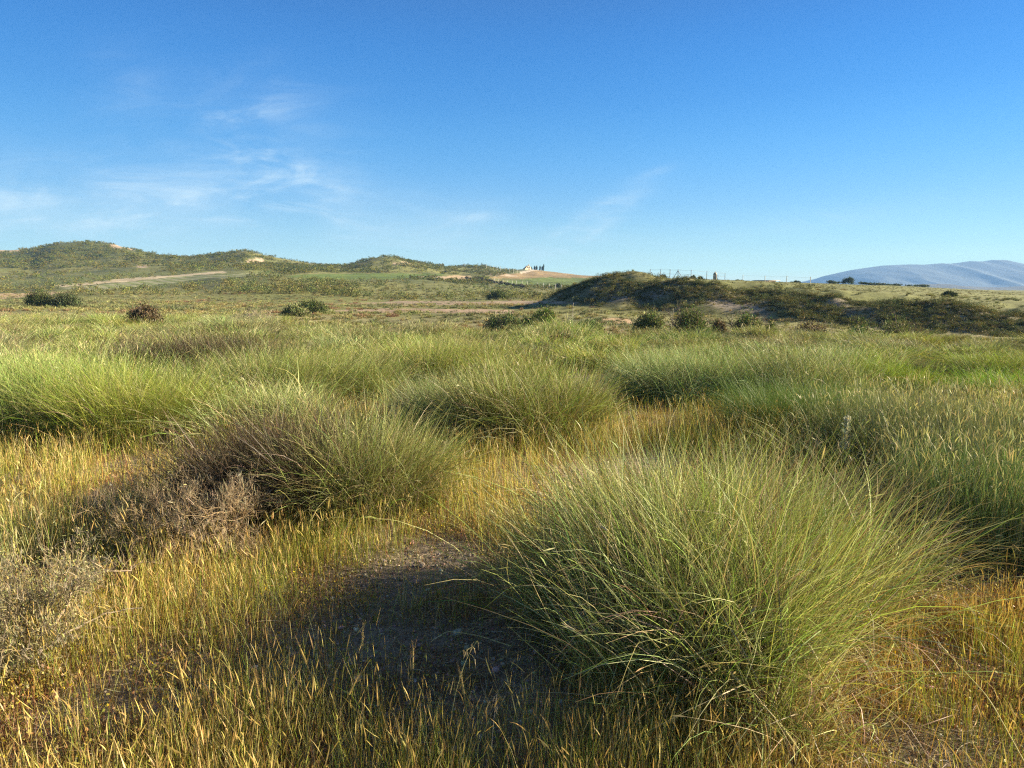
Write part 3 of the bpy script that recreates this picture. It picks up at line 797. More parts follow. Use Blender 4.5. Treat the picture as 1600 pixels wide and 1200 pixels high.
    V[:, 2] = np.maximum(V[:, 2], height(V[:, 0], V[:, 1]) + .001)
    tag(build('litter', V, Q, cc, M_DRY), 'fallen straw and dead stems lying on the soil', 'litter', None, 'stuff')

    # under-storey between the tussocks of the field
    x, y = sample_ground(60000, 7, 40, g, 1.3)
    n = len(x); z = height(x, y)
    c = pick(n, [(4, (.30, .28, .07), .2), (3, (.38, .28, .08), .2), (2, (.16, .2, .06), .2)], g)
    V, Q, cc, *_ = blades(np.stack([x, y, z - .01], -1), g.uniform(0, 6.28, n), np.abs(g.normal(0, .25, n)), g.uniform(.08, .3, n), np.abs(g.normal(.2, .4, n)), g.uniform(.004, .007, n) * np.interp(y, [7, 40], [.7, 2]), 3, c, c, g=g)
    tag(build('field_grass', V, Q, cc, M_DRY), 'thin straw and green grass growing between the tussocks', 'grass', None, 'stuff')


annual_grass()


def upright_stand():
    """tall reedy grass with pale heads on the right edge and left edge"""
    g = np.random.default_rng(61)
    for (px0, Y0, rx, ry, n, L0, pal, lab) in (
            (1530, 5.6, 1.0, 1.1, 7500, .72, [(4, (.15, .20, .08), .2), (2, (.24, .26, .11), .2), (1, (.32, .27, .13), .2)], 'stand of tall reedy grass with pale narrow heads at the right edge'),
            (1430, 6.5, 1.0, .8, 5000, .66, [(4, (.17, .22, .08), .2), (2, (.26, .28, .11), .2), (1, (.34, .29, .13), .2)], 'reedy grass with pale heads left of and behind the stand at the right edge'),
            (1555, 4.35, .62, .6, 5200, .64, [(5, (.13, .20, .07), .25), (2, (.25, .29, .11), .25), (1, (.36, .31, .15), .2)], 'dense dark reedy grass with narrow pale heads, nearest one at the right edge'),
            (30, 8.5, 1.6, .9, 5500, .78, BRIGHT, 'yellow-green oat grass with feathery heads behind the bright tussock at the left edge'),
            (10, 3.9, .35, .3, 500, .42, [(3, (.26, .30, .08), .2), (2, (.4, .35, .12), .2)], 'short oat grass with pale green ears at the left edge above the grey-green shrub')):
        A, H = Acc(), Acc()
        r = np.sqrt(g.uniform(0, 1, n)); a = g.uniform(0, 6.28, n)
        bx, by = r * np.cos(a) * rx, r * np.sin(a) * ry
        x0 = xat(px0, 452 + 1776 / Y0, Y0)
        c = pick(n, pal, g)
        L = L0 * g.uniform(.55, 1.15, n)
        V, Q, cc, Pp, th, ph = blades(np.stack([bx, by, np.full(n, -.02)], -1), g.uniform(0, 6.28, n), np.abs(g.normal(0, .14, n)), L, np.abs(g.normal(.15, .35, n)), g.uniform(.002, .0045, n), 5, c * .85, c, twist=.4, g=g)
        A.add(V, Q, cc)
        k = np.nonzero((g.uniform(0, 1, n) < .27) & (L > L0 * .6))[0]; m = len(k)
        hc = cvar(m, (.50, .46, .22), .2, g)
        V, Q, cc, *_ = blades(Pp[k, -1], ph[k, -1], th[k, -1], g.uniform(.03, .10, m), g.normal(.3, .8, m), g.uniform(.003, .009, m), 3, hc * .8, hc, shape='head', g=g)
        H.add(V, Q, cc)
        V, Q, cc = A.get(); o = build('tall_grass_clump', V, Q, cc, M_GRASS)
        V, Q, cc = H.get(); tag(build('seed_heads', V, Q, cc, M_DRY, parent=o), None, None, None, 'stuff')
        o.location = (x0, Y0, float(height(np.array([x0]), np.array([Y0]))[0]))
        tag(o, lab, 'tall grass')


upright_stand()

# ------------------------------------------------------------------ shrubs


def tube_chain(acc, pts, r0, r1, colr, k=5):
    pts = np.array(pts, float); n = len(pts)
    tan = np.gradient(pts, axis=0); tan /= np.linalg.norm(tan, axis=1, keepdims=True) + 1e-9
    ref = np.array([0.3, 0.2, 1.0]); ref = ref / np.linalg.norm(ref)
    s1 = np.cross(tan, ref); s1 /= np.linalg.norm(s1, axis=1, keepdims=True) + 1e-9; s2 = np.cross(tan, s1)
    rad = np.linspace(r0, r1, n)
    an = np.linspace(0, 2 * math.pi, k, endpoint=False)
    V = pts[:, None, :] + rad[:, None, None] * (s1[:, None, :] * np.cos(an)[None, :, None] + s2[:, None, :] * np.sin(an)[None, :, None])
    V = V.reshape(-1, 3)
    i, j = np.meshgrid(np.arange(n - 1), np.arange(k), indexing='ij')
    Q = np.stack([i * k + j, i * k + (j + 1) % k, (i + 1) * k + (j + 1) % k, (i + 1) * k + j], -1).reshape(-1, 4)
    acc.add(V, Q, np.tile(np.array(colr), (len(V), 1)))


def grow(acc, start, d, L, r, depth, g, colr, spread=.6, tips=None, nb=(3, 5), flat=.0):
    """woody branching stems"""
    n = 5; pts = [np.array(start, float)]; dd = np.array(d, float)
    for i in range(n):
        dd = dd + g.normal(0, .16, 3); dd[2] -= flat; dd /= np.linalg.norm(dd); pts.append(pts[-1] + dd * L / n)
    tube_chain(acc, pts, r, r * .55, np.array(colr) * math.exp(g.normal(0, .12)), 5 if r > .004 else 3)
    if depth == 0:
        if tips is not None: tips.append(pts[-1])
        return
    for b in range(int(g.integers(*nb))):
        t = g.uniform(.3, 1.0); i = min(n - 1, int(t * n)); p = pts[i] + (pts[i + 1] - pts[i]) * (t * n - i if t * n - i < 1 else 1)
        nd = dd + g.normal(0, spread, 3); nd /= np.linalg.norm(nd)
        grow(acc, p, nd, L * g.uniform(.5, .8), r * .55, depth - 1, g, colr, spread, tips, nb, flat)


def leaf_cloud(acc, cen, rad, n, size, pal, g, aspect=2.2, nseg=2):
    """small leaf faces grouped in clumps through an uneven crown"""
    nc = max(6, n // 90)
    cl_ = g.normal(0, 1, (nc, 3)); cl_ /= np.linalg.norm(cl_, axis=1, keepdims=True); cl_ *= g.uniform(.35, 1.0, (nc, 1)) ** .5
    cl_[:, 2] = np.abs(cl_[:, 2])
    which = g.integers(0, nc, n); p = cl_[which] + g.normal(0, .17, (n, 3))
    p = np.array(cen) + p * np.array(rad); p[:, 2] = np.maximum(p[:, 2], .02)
    c = pick(n, pal, g) * np.exp(g.normal(0, .16, nc))[which][:, None]
    V, Q, cc, *_ = blades(p, g.uniform(0, 6.28, n), g.uniform(0, 1.5, n), size * g.uniform(.6, 1.5, n), g.normal(0, .4, n), size / aspect * g.uniform(.7, 1.3, n), nseg, c, c, g=g, shape='blade' if nseg > 1 else 'flat')
    acc.add(V, Q, cc)


DKG = [(5, (.075, .105, .035), .25), (2, (.09, .12, .035), .25), (1, (.14, .13, .06), .2)]
YLG = [(5, (.13, .185, .04), .25), (2, (.20, .20, .07), .25), (1, (.2, .15, .08), .2)]
BRS = [(5, (.12, .09, .05), .25), (2, (.17, .12, .07), .2), (1, (.22, .18, .10), .2)]
PAL_ = [(5, (.34, .28, .20), .2), (2, (.22, .20, .12), .2)]


def shrub(label, px, prow, Yd, wpx, hpx, pal=DKG, n=5000, leaf=.05, name='shrub', cat='shrub', seed=1, group=None, stems=True, aspect=2.2, depthk=.8):
    g = np.random.default_rng(seed)
    x = xat(px, prow, Yd); z = float(height(np.array([x]), np.array([Yd]))[0])
    rw = wpx / F * Yd / 2; rh = hpx / F * Yd
    o = empty(name, (x, Yd, z - .03)); tag(o, label, cat, group)
    A = Acc(); leaf_cloud(A, (0, 0, rh * .12), (rw, rw * depthk, rh * .85), n, leaf, pal, g, aspect)
    V, Q, cc = A.get(); build('foliage', V, Q, cc, M_LEAF, parent=o)
    if stems:
        S = Acc()
        for k in range(9):
            a = g.uniform(0, 6.28)
            grow(S, (g.normal(0, rw * .08), g.normal(0, rw * .08), 0), (math.cos(a) * rw, math.sin(a) * rw * depthk, rh * .9), rh * .75, max(.006, rh * .018), 2, g, (.13, .10, .07))
        V, Q, cc = S.get(); build('stems', V, Q, cc, M_TWIG, parent=o)
    return o


def at_row(px, row):
    """distance where the ground under this bearing shows at this height"""
    ds = np.exp(np.linspace(math.log(12), math.log(700), 1500)); xs = (px - 800) / F * ds
    _, r = project(xs, ds, height(xs, ds)); hit = np.nonzero(r <= row)[0]
    return float(ds[hit[0]]) if len(hit) else 60.0


SH = [
    ('dark green round bush at the far left behind the tussock field', 62, 471, 40, 17, DKG), ('dark green bush touching the right side of the far left bush', 105, 472, 42, 15, DKG),
    ('dark green bush behind a pale dry patch, left of centre', 488, 490, 46, 20, DKG), ('yellow-green bush in front of the left-of-centre dark bush', 462, 494, 40, 16, YLG),
    ('very dark oval bush standing alone on the pale slope in the centre', 778, 468, 30, 13, DKG), ('broad olive bush at the back edge of the tussock field, centre', 788, 515, 56, 26, YLG),
    ('small olive bush attached to the right of the broad centre bush', 826, 514, 28, 18, YLG), ('olive bush on the rise behind the broad centre bush', 850, 501, 34, 17, YLG),
    ('low yellow-green bush between the centre bushes and the earth bank', 918, 520, 46, 18, YLG), ('grey-green bush in front of the foot of the dark mound', 1014, 520, 46, 26, [(1, (.10, .115, .05), .25)]),
    ('rounded bright olive bush in front of the earth bank', 1080, 522, 56, 32, YLG), ('dark spiky bush right of the rounded olive bush', 1168, 520, 38, 24, DKG),
    ('low reddish bush between the olive bush and the spiky bush', 1124, 520, 22, 14, BRS), ('small dark bush right of the spiky bush', 1204, 530, 24, 16, DKG),
    ('brown-topped bush among pale grass before the bank', 1268, 530, 54, 20, BRS), ('low dark green bush, left one of the touching pair before the right bank', 1345, 531, 46, 17, DKG),
    ('spreading dark green bush, right one of the touching pair before the right bank', 1398, 537, 66, 24, DKG), ('small dark bush alone on the plateau edge at the right', 1483, 466, 20, 9, DKG),
    ('brown twiggy bush standing up from the tussock field at the left', 226, 500, 46, 22, BRS), ('faint brown shrub in the field right of centre', 880, 545, 60, 18, BRS),
]
BUSHES = []
for i, (lab, px, row, wp, hp, pal) in enumerate(SH):
    Yd = at_row(px, row) if row < 500 and px < 1000 else {788: 37, 826: 37.5, 850: 45, 918: 35, 1014: 32, 1080: 30, 1168: 31, 1124: 32, 1204: 29, 1268: 28, 1345: 27, 1398: 26, 226: 27, 880: 17.5, 462: 40, 488: 44, 1483: 60}.get(px, 40)
    if px == 1483: Yd = 62
    if px in (62, 105): Yd = 62
    # bushes whose feet are hidden by the field: raise the height so the top shows where it should
    x = xat(px, row, Yd); zg = float(height(np.array([x]), np.array([Yd]))[0]); ztop = EYE + Yd * tpix(row - hp)
    foot = 500 < row < 540 and px > 1000
    hpx = max(hp * .8, (ztop - zg) * F / Yd) * (1.08 if foot else 1)
    if foot: wp = wp * 1.15; pal = YLG if pal is not BRS else pal
    shrub(lab, px, row, Yd, wp, hpx, pal, n=int(5000 if Yd > 33 else 8500), leaf=.05 + Yd * .0008, seed=500 + i)
    BUSHES.append((x, Yd))

# dark brown shrub in the field at left, and dead twiggy things in front
shrub('pale dry twiggy shrub on the far edge of the tussock field', 395, 500, 29, 80, 26, PAL_, n=2500, leaf=.12, seed=602, aspect=12)
shrub('pale dry twiggy shrub at the back of the field left of the centre', 620, 507, 27, 90, 30, PAL_, n=2500, leaf=.12, seed=603, aspect=12)


def dead_shrub(label, px, row, Yd, R_, H_, colr, seed, n=16, depth=4, dirs=None, leafn=0, pal=None, r0=.006, name='dead_shrub'):
    g = np.random.default_rng(seed); x = xat(px, row, Yd); z = float(height(np.array([x]), np.array([Yd]))[0])
    o = empty(name, (x, Yd, z)); tag(o, label, 'dead shrub' if leafn == 0 else 'shrub')
    S, tips = Acc(), []
    for k in range(n):
        a = g.uniform(0, 6.28); e = g.uniform(.25, 1.0)
        d = (math.cos(a) * R_, math.sin(a) * R_, H_ * e) if dirs is None else np.array(dirs[k % len(dirs)]) + g.normal(0, .12, 3)
        grow(S, (g.normal(0, .03), g.normal(0, .03), 0), np.array(d) / np.linalg.norm(d), np.linalg.norm(d) * .52, r0, depth, g, colr, .42, tips, (3, 5))
    V, Q, cc = S.get(); V[:, 2] = np.maximum(V[:, 2], -.02)
    build('branches', V, Q, cc, M_TWIG, parent=o)
    if len(tips):
        t = np.array(tips); k = 3
        p = np.repeat(t, k, 0); m = len(p); c = cvar(m, colr, .25, g) * 1.1
        V, Q, cc, *_ = blades(p, g.uniform(0, 6.28, m), g.uniform(0, 1.3, m), g.uniform(.02, .06, m), g.normal(0, .5, m), g.uniform(.0012, .002, m), 2, c, c, g=g)
        build('twigs', V, Q, cc, M_TWIG, parent=o)
    if leafn:
        t = np.array(tips); p = t[g.integers(0, len(t), leafn)] + g.normal(0, .03, (leafn, 3)); c = pick(leafn, pal, g)
        V, Q, cc, *_ = blades(p, g.uniform(0, 6.28, leafn), g.uniform(0, 1.5, leafn), g.uniform(.006, .016, leafn), g.normal(0, .4, leafn), g.uniform(.002, .004, leafn), 1, c, c, shape='flat', g=g)
        build('foliage', V, Q, cc, M_LEAF, parent=o)
    return o


dead_shrub('pinkish brown dead twiggy shrub with fine forked twigs, left of centre in front', 325, 850, 4.2, .46, .50, (.33, .255, .15), 701, n=20, r0=.009)
dead_shrub('pinkish dead branches lying low towards the left beside the twiggy dead shrub', 285, 850, 4.2, .55, .25, (.32, .25, .15), 702, n=7, dirs=[(-.5, 0, .22), (-.42, -.1, .28), (-.5, .1, .12)], depth=4, r0=.010)
dead_shrub('grey-green wiry shrub in the lower left corner', 45, 1040, 2.95, .42, .42, (.24, .20, .12), 703, n=18, depth=4, leafn=9000, pal=[(3, (.27, .26, .09), .25), (2, (.2, .2, .08), .2), (1, (.38, .3, .15), .2)], name='shrub')


def bare_branch(label, pts, seed, r0=.006, Yd=3.0):
    g = np.random.default_rng(seed)
    W = [np.array((xat(px, row, yd), yd, EYE + yd * tpix(row))) for px, row, yd in pts]
    o = empty('bare_branch', tuple(W[0])); tag(o, label, 'branch')
    S = Acc(); P_ = []
    for a, b in zip(W[:-1], W[1:]):
        for t in np.linspace(0, 1, 5, endpoint=False): P_.append(a + (b - a) * t + g.normal(0, .004, 3))
    P_.append(W[-1]); P_ = np.array(P_) - W[0]
    tube_chain(S, P_, r0, r0 * .35, (.50, .40, .28), 6)
    V, Q, cc = S.get(); build('stem', V, Q, cc, M_TWIG, parent=o)
    S = Acc(); tips = []
    for k in range(14):
        p = P_[g.integers(3, len(P_))]
        d = (P_[-1] - P_[0]) / np.linalg.norm(P_[-1] - P_[0]) + g.normal(0, .6, 3)
        grow(S, p, d / np.linalg.norm(d), g.uniform(.05, .12), .0018, 2, g, (.30, .23, .15), .6, tips, (2, 4))
    V, Q, cc = S.get(); build('twigs', V, Q, cc, M_TWIG, parent=o)


bare_branch('upper pale bare branch with a hooked tip, curving right out of the lower left shrub', [(80, 985, 3.0), (112, 925, 3.1), (150, 895, 3.2), (195, 892, 3.25), (212, 884, 3.28)], 801, .007)
bare_branch('lower pale bare branch reaching right, ending in fine dark twigs', [(60, 1020, 2.8), (110, 985, 2.9), (165, 958, 3.0), (222, 950, 3.05)], 802, .006)

# ------------------------------------------------------------------ individual stalks seen clearly in front


def stalk(name, label, pts, head, cat='grass stalk', r=.0016, colr=(.58, .52, .22), seed=1):
    r *= 1.35
    g = np.random.default_rng(seed)
    W = np.array([(xat(px, row, yd), yd, EYE + yd * tpix(row)) for px, row, yd in pts])
    t = np.linspace(0, 1, len(W)); tt = np.linspace(0, 1, 18)
    P_ = np.stack([np.interp(tt, t, W[:, i]) for i in range(3)], -1)
    for _ in range(3): P_[1:-1] = (P_[:-2] + P_[1:-1] * 2 + P_[2:]) / 4
    o = empty(name, tuple(P_[0])); tag(o, label, cat); L = P_ - P_[0]
    S = Acc(); tube_chain(S, L, r, r * .6, colr, 5); V, Q, cc = S.get(); build('stem', V, Q, cc, M_DRY, parent=o)
    H = Acc(); e = L[-1]; d = L[-1] - L[-3]; d /= np.linalg.norm(d)
    if head == 'spathe':
        tube_chain(H, [e, e + d * .012, e + d * .03, e + d * .05], r * 2.2, r * .5, (.62, .55, .30), 6)
        for k in range(3):
            q = d + g.normal(0, .25, 3); tube_chain(H, [e + d * .01, e + d * .02 + q * .01, e + q * .05], r * 1.4, r * .2, (.62, .52, .30), 4)
    elif head == 'oat':
        for k in range(9):
            p = L[-1 - k // 2] + g.normal(0, .003, 3); sd = g.normal(0, .02, 3); sd[2] = -abs(sd[2]) * .4
            q = p + sd; tube_chain(H, [p, p + sd * .6 + (0, 0, .004), q], .0005, .0005, colr, 3)
            dn = np.array([g.normal(0, .25), g.normal(0, .25), -1.0]); dn /= np.linalg.norm(dn)
            tube_chain(H, [q, q + dn * .008, q + dn * .016], .0024, .0014, (.58, .46, .26), 5); tube_chain(H, [q + dn * .016, q + dn * .03], .0014, .0002, (.58, .46, .26), 4)
    else:
        tube_chain(H, [e, e + d * .02, e + d * .05, e + d * .075], r * 2.6, r * 1.2, (.56, .40, .12), 6)
        for k in range(12):
            p = e + d * g.uniform(0, .07); q = d + g.normal(0, .18, 3); tube_chain(H, [p, p + q * .045], .0006, .0002, (.6, .42, .16), 3)
    V, Q, cc = H.get(); build('seed_head', V, Q, cc, M_DRY, parent=o)


stalk('grass_stalk', 'thick pale stalk with a split white tip leaning left over the right foreground, lower one', [(1275, 1210, 1.95), (1215, 1125, 2.1), (1155, 1065, 2.25)], 'spathe', seed=1, r=.0022)
stalk('grass_stalk', 'straight pale stalk with a forked tip rising near the lower right of the big tussock', [(1320, 1150, 2.2), (1300, 1080, 2.25), (1276, 1030, 2.3)], 'spathe', seed=2, r=.0019)
stalk('grass_stalk', 'long yellow stalk arching left across the middle of the big tussock', [(1110, 1030, 2.5), (1050, 940, 2.5), (985, 862, 2.6), (950, 830, 2.7)], 'spathe', seed=3, r=.0017)
stalk('grass_stalk', 'pale stalk with narrow tip sticking out left from the big tussock over the shade', [(1010, 1075, 2.25), (960, 1020, 2.3), (898, 985, 2.35)], 'spathe', seed=4)
stalk('grass_stalk', 'bent pale stalk reaching left from the big tussock above the bare shaded soil', [(800, 1010, 2.7), (745, 992, 2.75), (700, 986, 2.8), (690, 992, 2.8)], 'spathe', seed=5, r=.0013)
stalk('grass_stalk', 'long stalk leaning left at the right edge of the foreground', [(1600, 1190, 2.0), (1545, 1090, 2.1), (1480, 1020, 2.3)], 'spathe', seed=6)
stalk('wild_oat', 'thin oat stalk with hanging papery spikelets in front of the shaded soil', [(700, 1150, 2.25), (712, 1080, 2.3), (728, 1030, 2.35), (745, 1002, 2.35)], 'oat', 'wild oat', .0011, seed=7)
stalk('wild_oat', 'short bleached oat head glowing against the shade at the foot of the big tussock', [(768, 1170, 2.15), (772, 1120, 2.2), (776, 1085, 2.25)], 'oat', 'wild oat', .0011, (.6, .5, .34), seed=8)
bl = [('curved brown-tipped barley ear leaning right in the lower centre left', 500, 1165, 545, 1085), ('upright yellow barley ear left of the curved barley ear', 412, 1150, 405, 1090),
      ('tall orange barley ear standing nearest the centre of the bottom edge', 640, 1130, 645, 1045), ('yellow barley ear leaning left near the bottom left', 300, 1140, 285, 1060),
      ('barley ear at the bottom edge right of the tall orange ear', 735, 1170, 725, 1085), ('barley ear leaning right beside the pale stalks at the bottom right', 1180, 1180, 1200, 1110),
      ('lone barley ear standing in the shaded bare soil', 560, 1080, 566, 1010), ('barley ear leaning left over the shaded bare soil', 500, 1100, 478, 1035)]
for i, (lab, x0, y0, x1, y1) in enumerate(bl):
    yd = gy(y0 + 10); stalk('barley_ear', lab, [(x0, y0 + 10, yd), ((x0 + x1) / 2 + 2, (y0 + y1) / 2, yd), (x1, y1, yd + .05)], 'barley', 'barley', .0014, (.46, .34, .10), seed=20 + i)

# white woolly thistle in the right half
g = np.random.default_rng(33)
tx, ty = xat(1317, 760, 5.6), 5.6
th_ = empty('thistle', (tx, ty, 0)); tag(th_, 'pale woolly white thistle standing alone among the green tussocks on the right', 'thistle')
S = Acc(); tube_chain(S, [(0, 0, 0), (.01, 0, .25), (0, .01, .45), (.005, 0, .56)], .006, .004, (.45, .46, .33), 6)
V, Q, cc = S.get(); build('stem', V, Q, cc, M_TWIG, parent=th_)
n = 170; zz = g.uniform(.1, .56, n); c = cvar(n, (.46, .47, .34), .15, g)
V, Q, cc, *_ = blades(np.stack([g.normal(0, .006, n), g.normal(0, .006, n), zz], -1), g.uniform(0, 6.28, n), g.uniform(.5, 1.3, n), g.uniform(.03, .1, n) * (1.1 - zz), g.normal(.3, .4, n), g.uniform(.008, .016, n), 3, c, c, g=g)
build('leaves', V, Q, cc, M_DRY, parent=th_)
V, Q, cc, *_ = blades(np.tile([[0.005, 0, .56]], (60, 1)) + g.normal(0, .012, (60, 3)), g.uniform(0, 6.28, 60), g.uniform(0, 1.2, 60), g.uniform(.015, .03, 60), g.normal(0, .3, 60), g.uniform(.006, .01, 60), 2, cvar(60, (.62, .60, .48), .1, g), cvar(60, (.62, .60, .48), .1, g), g=g)
build('flower_head', V, Q, cc, M_DRY, parent=th_)

# gravel
g = np.random.default_rng(71); n = 9000
x, y = sample_ground(n * 5, 1.8, 7.5, g, 1.2); kp = g.uniform(0, 1, len(x)) < (.12 + .9 * bare(x, y)); x, y = x[kp][:n], y[kp][:n]; n = len(x)
cube = np.array([(-1, -1, -1), (1, -1, -1), (1, 1, -1), (-1, 1, -1), (-1, -1, 1), (1, -1, 1), (1, 1, 1), (-1, 1, 1)], float) * .58
cq = np.array([(0, 3, 2, 1), (4, 5, 6, 7), (0, 1, 5, 4), (1, 2, 6, 5), (2, 3, 7, 6), (3, 0, 4, 7)])
s_ = np.exp(g.normal(math.log(.0052), .55, n)); jit = 1 + g.normal(0, .22, (n, 8, 1))
V, Q, cc = scatter(cube, cq, np.ones((8, 3)), np.stack([x, y, height(x, y) + s_ * .3], -1), g.uniform(0, 6.28, n), s_, cvar(n, (.44, .38, .29), .3, g), s_ * .7)
ctr = np.repeat(V.reshape(n, 8, 3).mean(1, keepdims=True), 8, 1); V = (ctr + (V.reshape(n, 8, 3) - ctr) * jit).reshape(-1, 3)
tag(build('gravel', V, Q, cc, M_TWIG), 'pale pebbles scattered on the bare soil', 'gravel', None, 'stuff')

# ------------------------------------------------------------------ low scrub over the middle distance, bank and hills


def tuft_template(seed, nb, wid, pal, lean=1.0, hgt=.5, root=.22):
    g_ = np.random.default_rng(seed); a_ = Acc()
    tussock(a_, nb, hgt=hgt, root=root, wid=wid, nseg=2, pal=pal, g=g_, upright=lean, dry=.1)
    return a_.get()


def leaf_template(seed, nl, pal, size=.22):
    g_ = np.random.default_rng(seed); a_ = Acc(); leaf_cloud(a_, (0, 0, .08), (.8, .8, .75), nl, size, pal, g_, 1.3, nseg=1); return a_.get()


def scrub_zone(name, label, x, y, tpls, s0, s1, tints, g, kind='stuff', zsink=.03, cat='scrub'):
    A = Acc(); z = height(x, y); k = g.integers(0, len(tpls), len(x))
    for i, tp in enumerate(tpls):
        m = k == i; n_ = m.sum()
        if not n_: continue
        s_ = g.uniform(0, 1, n_) ** 1.6 * (s1 - s0) + s0
        if callable(tints): tn = tints(x[m], y[m], g)
        else: tn = np.array(tints)[g.integers(0, len(tints), n_)] * np.exp(g.normal(0, .18, (n_, 1)))
        lo_ = 1 - (.4 * sstep(880, 1050, 800 + F * x[m] / y[m]) * (1 - sstep(44, 50, y[m])) if name == 'low_scrub' else 0)
        V, Q, cc = scatter(*tp, np.stack([x[m], y[m], z[m] - zsink], -1), g.uniform(0, 6.28, n_), s_, tn, s_ * g.uniform(.6, 1.0, n_) * lo_)
        A.add(V, Q, cc)
    V, Q, cc = A.get()
    return tag(build(name, V, Q, cc, M_LEAF), label, cat, None, kind)


g = np.random.default_rng(81)
W1 = (1, 1, 1)
tA = [tuft_template(1, 90, .02, GREEN), tuft_template(2, 90, .02, GREEN, .8), tuft_template(3, 80, .022, [(1, (.26, .24, .08), .2)])]
# 20 to 120 m
x, y = sample_ground(20000, 18, 130, g, 1.25, .86)
px = 800 + F * x / y
keep = (y > field_edge(px) - 1.5) & (bank(x, y) < .1) & (g.uniform(0, 1, len(x)) < sstep(.18, .48, vnoise(x, y, 7, 121, 3)) * .85 + .15)
zz_ = height(x, y); _, rw_ = project(x, y, zz_)
strip = ((y > 40) & (px > 500) & (px < 900) & (((rw_ > 470) & (rw_ < 475)) | ((rw_ > 483) & (rw_ < 488))))
keep &= ~(strip & (g.uniform(0, 1, len(x)) < .9))
keep &= ~((px > 1040) & (y > 62))
x, y = x[keep], y[keep]


def tint_mid(x, y, g):
    nn = vnoise(x, y, 16, 131, 3)[:, None]; n2 = vnoise(x, y, 5, 133, 2)[:, None]
    a = np.array((1.0, 1.0, .9)); b = np.array((1.22, 1.08, .95)); c_ = np.array((.62, .66, .75)); pk = np.array((1.1, .68, .85))
    t_ = a * (1 - sstep(.45, .6, nn)) + b * sstep(.45, .6, nn)
    t_ = np.where(n2 > .60, c_, t_); t_ = np.where(n2 < .28, pk, t_)
    return t_ * np.exp(g.normal(0, .15, (len(x), 1)))


scrub_zone('low_scrub', 'low green and brown scrub covering the ground beyond the tussock field', x, y, tA, .3, .95, tint_mid, g)
# plateau and right field grass
x = g.uniform(8, 120, 9000); y = g.uniform(58, 160, 9000)
px = 800 + F * x / y; kp = (px > 1000) & (px < 1750) & (bank(x, y) < .3); x, y = x[kp], y[kp]
scrub_zone('plateau_grass', 'short yellow-green grass on the plateau above the bank', x, y, [tuft_template(9, 40, .03, [(1, (.24, .25, .08), .2)], 1, .22)], .4, .8, [(1, 1, 1), (1.1, .95, .9), (.8, .9, .8)], g)
# bank
u_ = g.uniform(820, 1900, 110000); y = g.uniform(36, 92, 110000); x = (u_ - 800) / F * y
toe_ = np.interp(u_, [840, 880, 925, 985, 1050, 1100, 1200, 1300, 1450, 1600], [74, 67, 62, 58, 57, 56, 54, 50, 46, 44])
kp = ((y - toe_ < 7.5) | ((u_ < 1030) & (y - toe_ < 15)) | (g.uniform(0, 1, len(x)) < .10)) & (g.uniform(0, 1, len(x)) < bank(x, y) * (.12 + .88 * sstep(.35, .55, vnoise(x, y, 3.2, 141, 3)))); x, y = x[kp][:14000], y[kp][:14000]
tB = [tuft_template(5, 70, .022, [(4, (.13, .15, .055), .2), (1, (.22, .19, .09), .2)]), leaf_template(6, 150, [(4, (.12, .13, .05), .2), (1, (.18, .14, .08), .2)], .07), tuft_template(7, 60, .022, [(1, (.25, .20, .10), .2)])]
scrub_zone('bank_scrub', 'olive tufts and small scrub growing over the eroded earth bank and mound', x, y, tB + [tB[0]], .22, .68, [(1, 1, 1), (1.3, 1.1, 1), (.75, .85, .8)], g)
# hills, 110 to 620 m
u_ = g.uniform(-60, 1040, 60000); y = np.exp(g.uniform(math.log(115), math.log(600), 60000)); x = (u_ - 800) / F * y
z = height(x, y); px, rw_ = project(x, y, z)
fld = np.zeros(len(x), bool)
for poly in ([(430, 438), (470, 427), (690, 426), (690, 432), (600, 438)], [(70, 452), (300, 428), (345, 422), (445, 424), (330, 438), (150, 456)], [(770, 447), (760, 436), (820, 422), (1000, 420), (1000, 450)], [(670, 438), (700, 429), (745, 430), (740, 439)], [(-100, 466), (110, 454), (110, 460), (-100, 474)]):
    fld |= inpoly(px, rw_, poly)
dens = .16 + .84 * sstep(200, 290, y)
fld |= (px > 806) & (px < 856) & (y > 430)
dens = np.where((px < 260) & (y < 290), .12, dens); dens = np.where((px > 350) & (px < 560) & (y < 185), .75, dens)
kp = ~fld & (g.uniform(0, 1, len(x)) < dens * (.35 + .65 * sstep(.35, .6, vnoise(x, y, 20, 151, 3)))) & ((y > 130) | (px < 850))
for hx, hy, rx, ry in ((200, 385, 26, 4.5), (188, 379, 14, 2.5), (398, 407, 16, 5), (8, 391, 26, 3.5)):
    kp &= ~(((px - hx) / rx) ** 2 + ((rw_ - hy) / ry) ** 2 < .8)
x, y = x[kp][:15000], y[kp][:15000]
HP = [(4, (.13, .15, .042), .06), (2, (.16, .17, .05), .06), (1, (.15, .13, .06), .06)]
tH = [leaf_template(11, 110, HP, .12), leaf_template(12, 100, HP, .13), leaf_template(13, 110, HP, .12)]
tN = [leaf_template(14, 110, HP, .09), tuft_template(15, 60, .03, HP), leaf_template(16, 110, HP, .10)]
HT = [(1, 1, 1), (1.25, 1.15, 1), (.7, .8, .75), (1.15, .9, .85)]
m = y > 225
scrub_zone('hill_scrub', 'dark green and olive scrub dotted over the distant hills', x[m], y[m], tH, .5, 1.9, HT, g)
scrub_zone('foothill_scrub', 'brown and olive scrub on the low rise in front of the hills', x[~m], y[~m], tN, .5, 1.7, HT + [(1.15, .86, .95)], g)

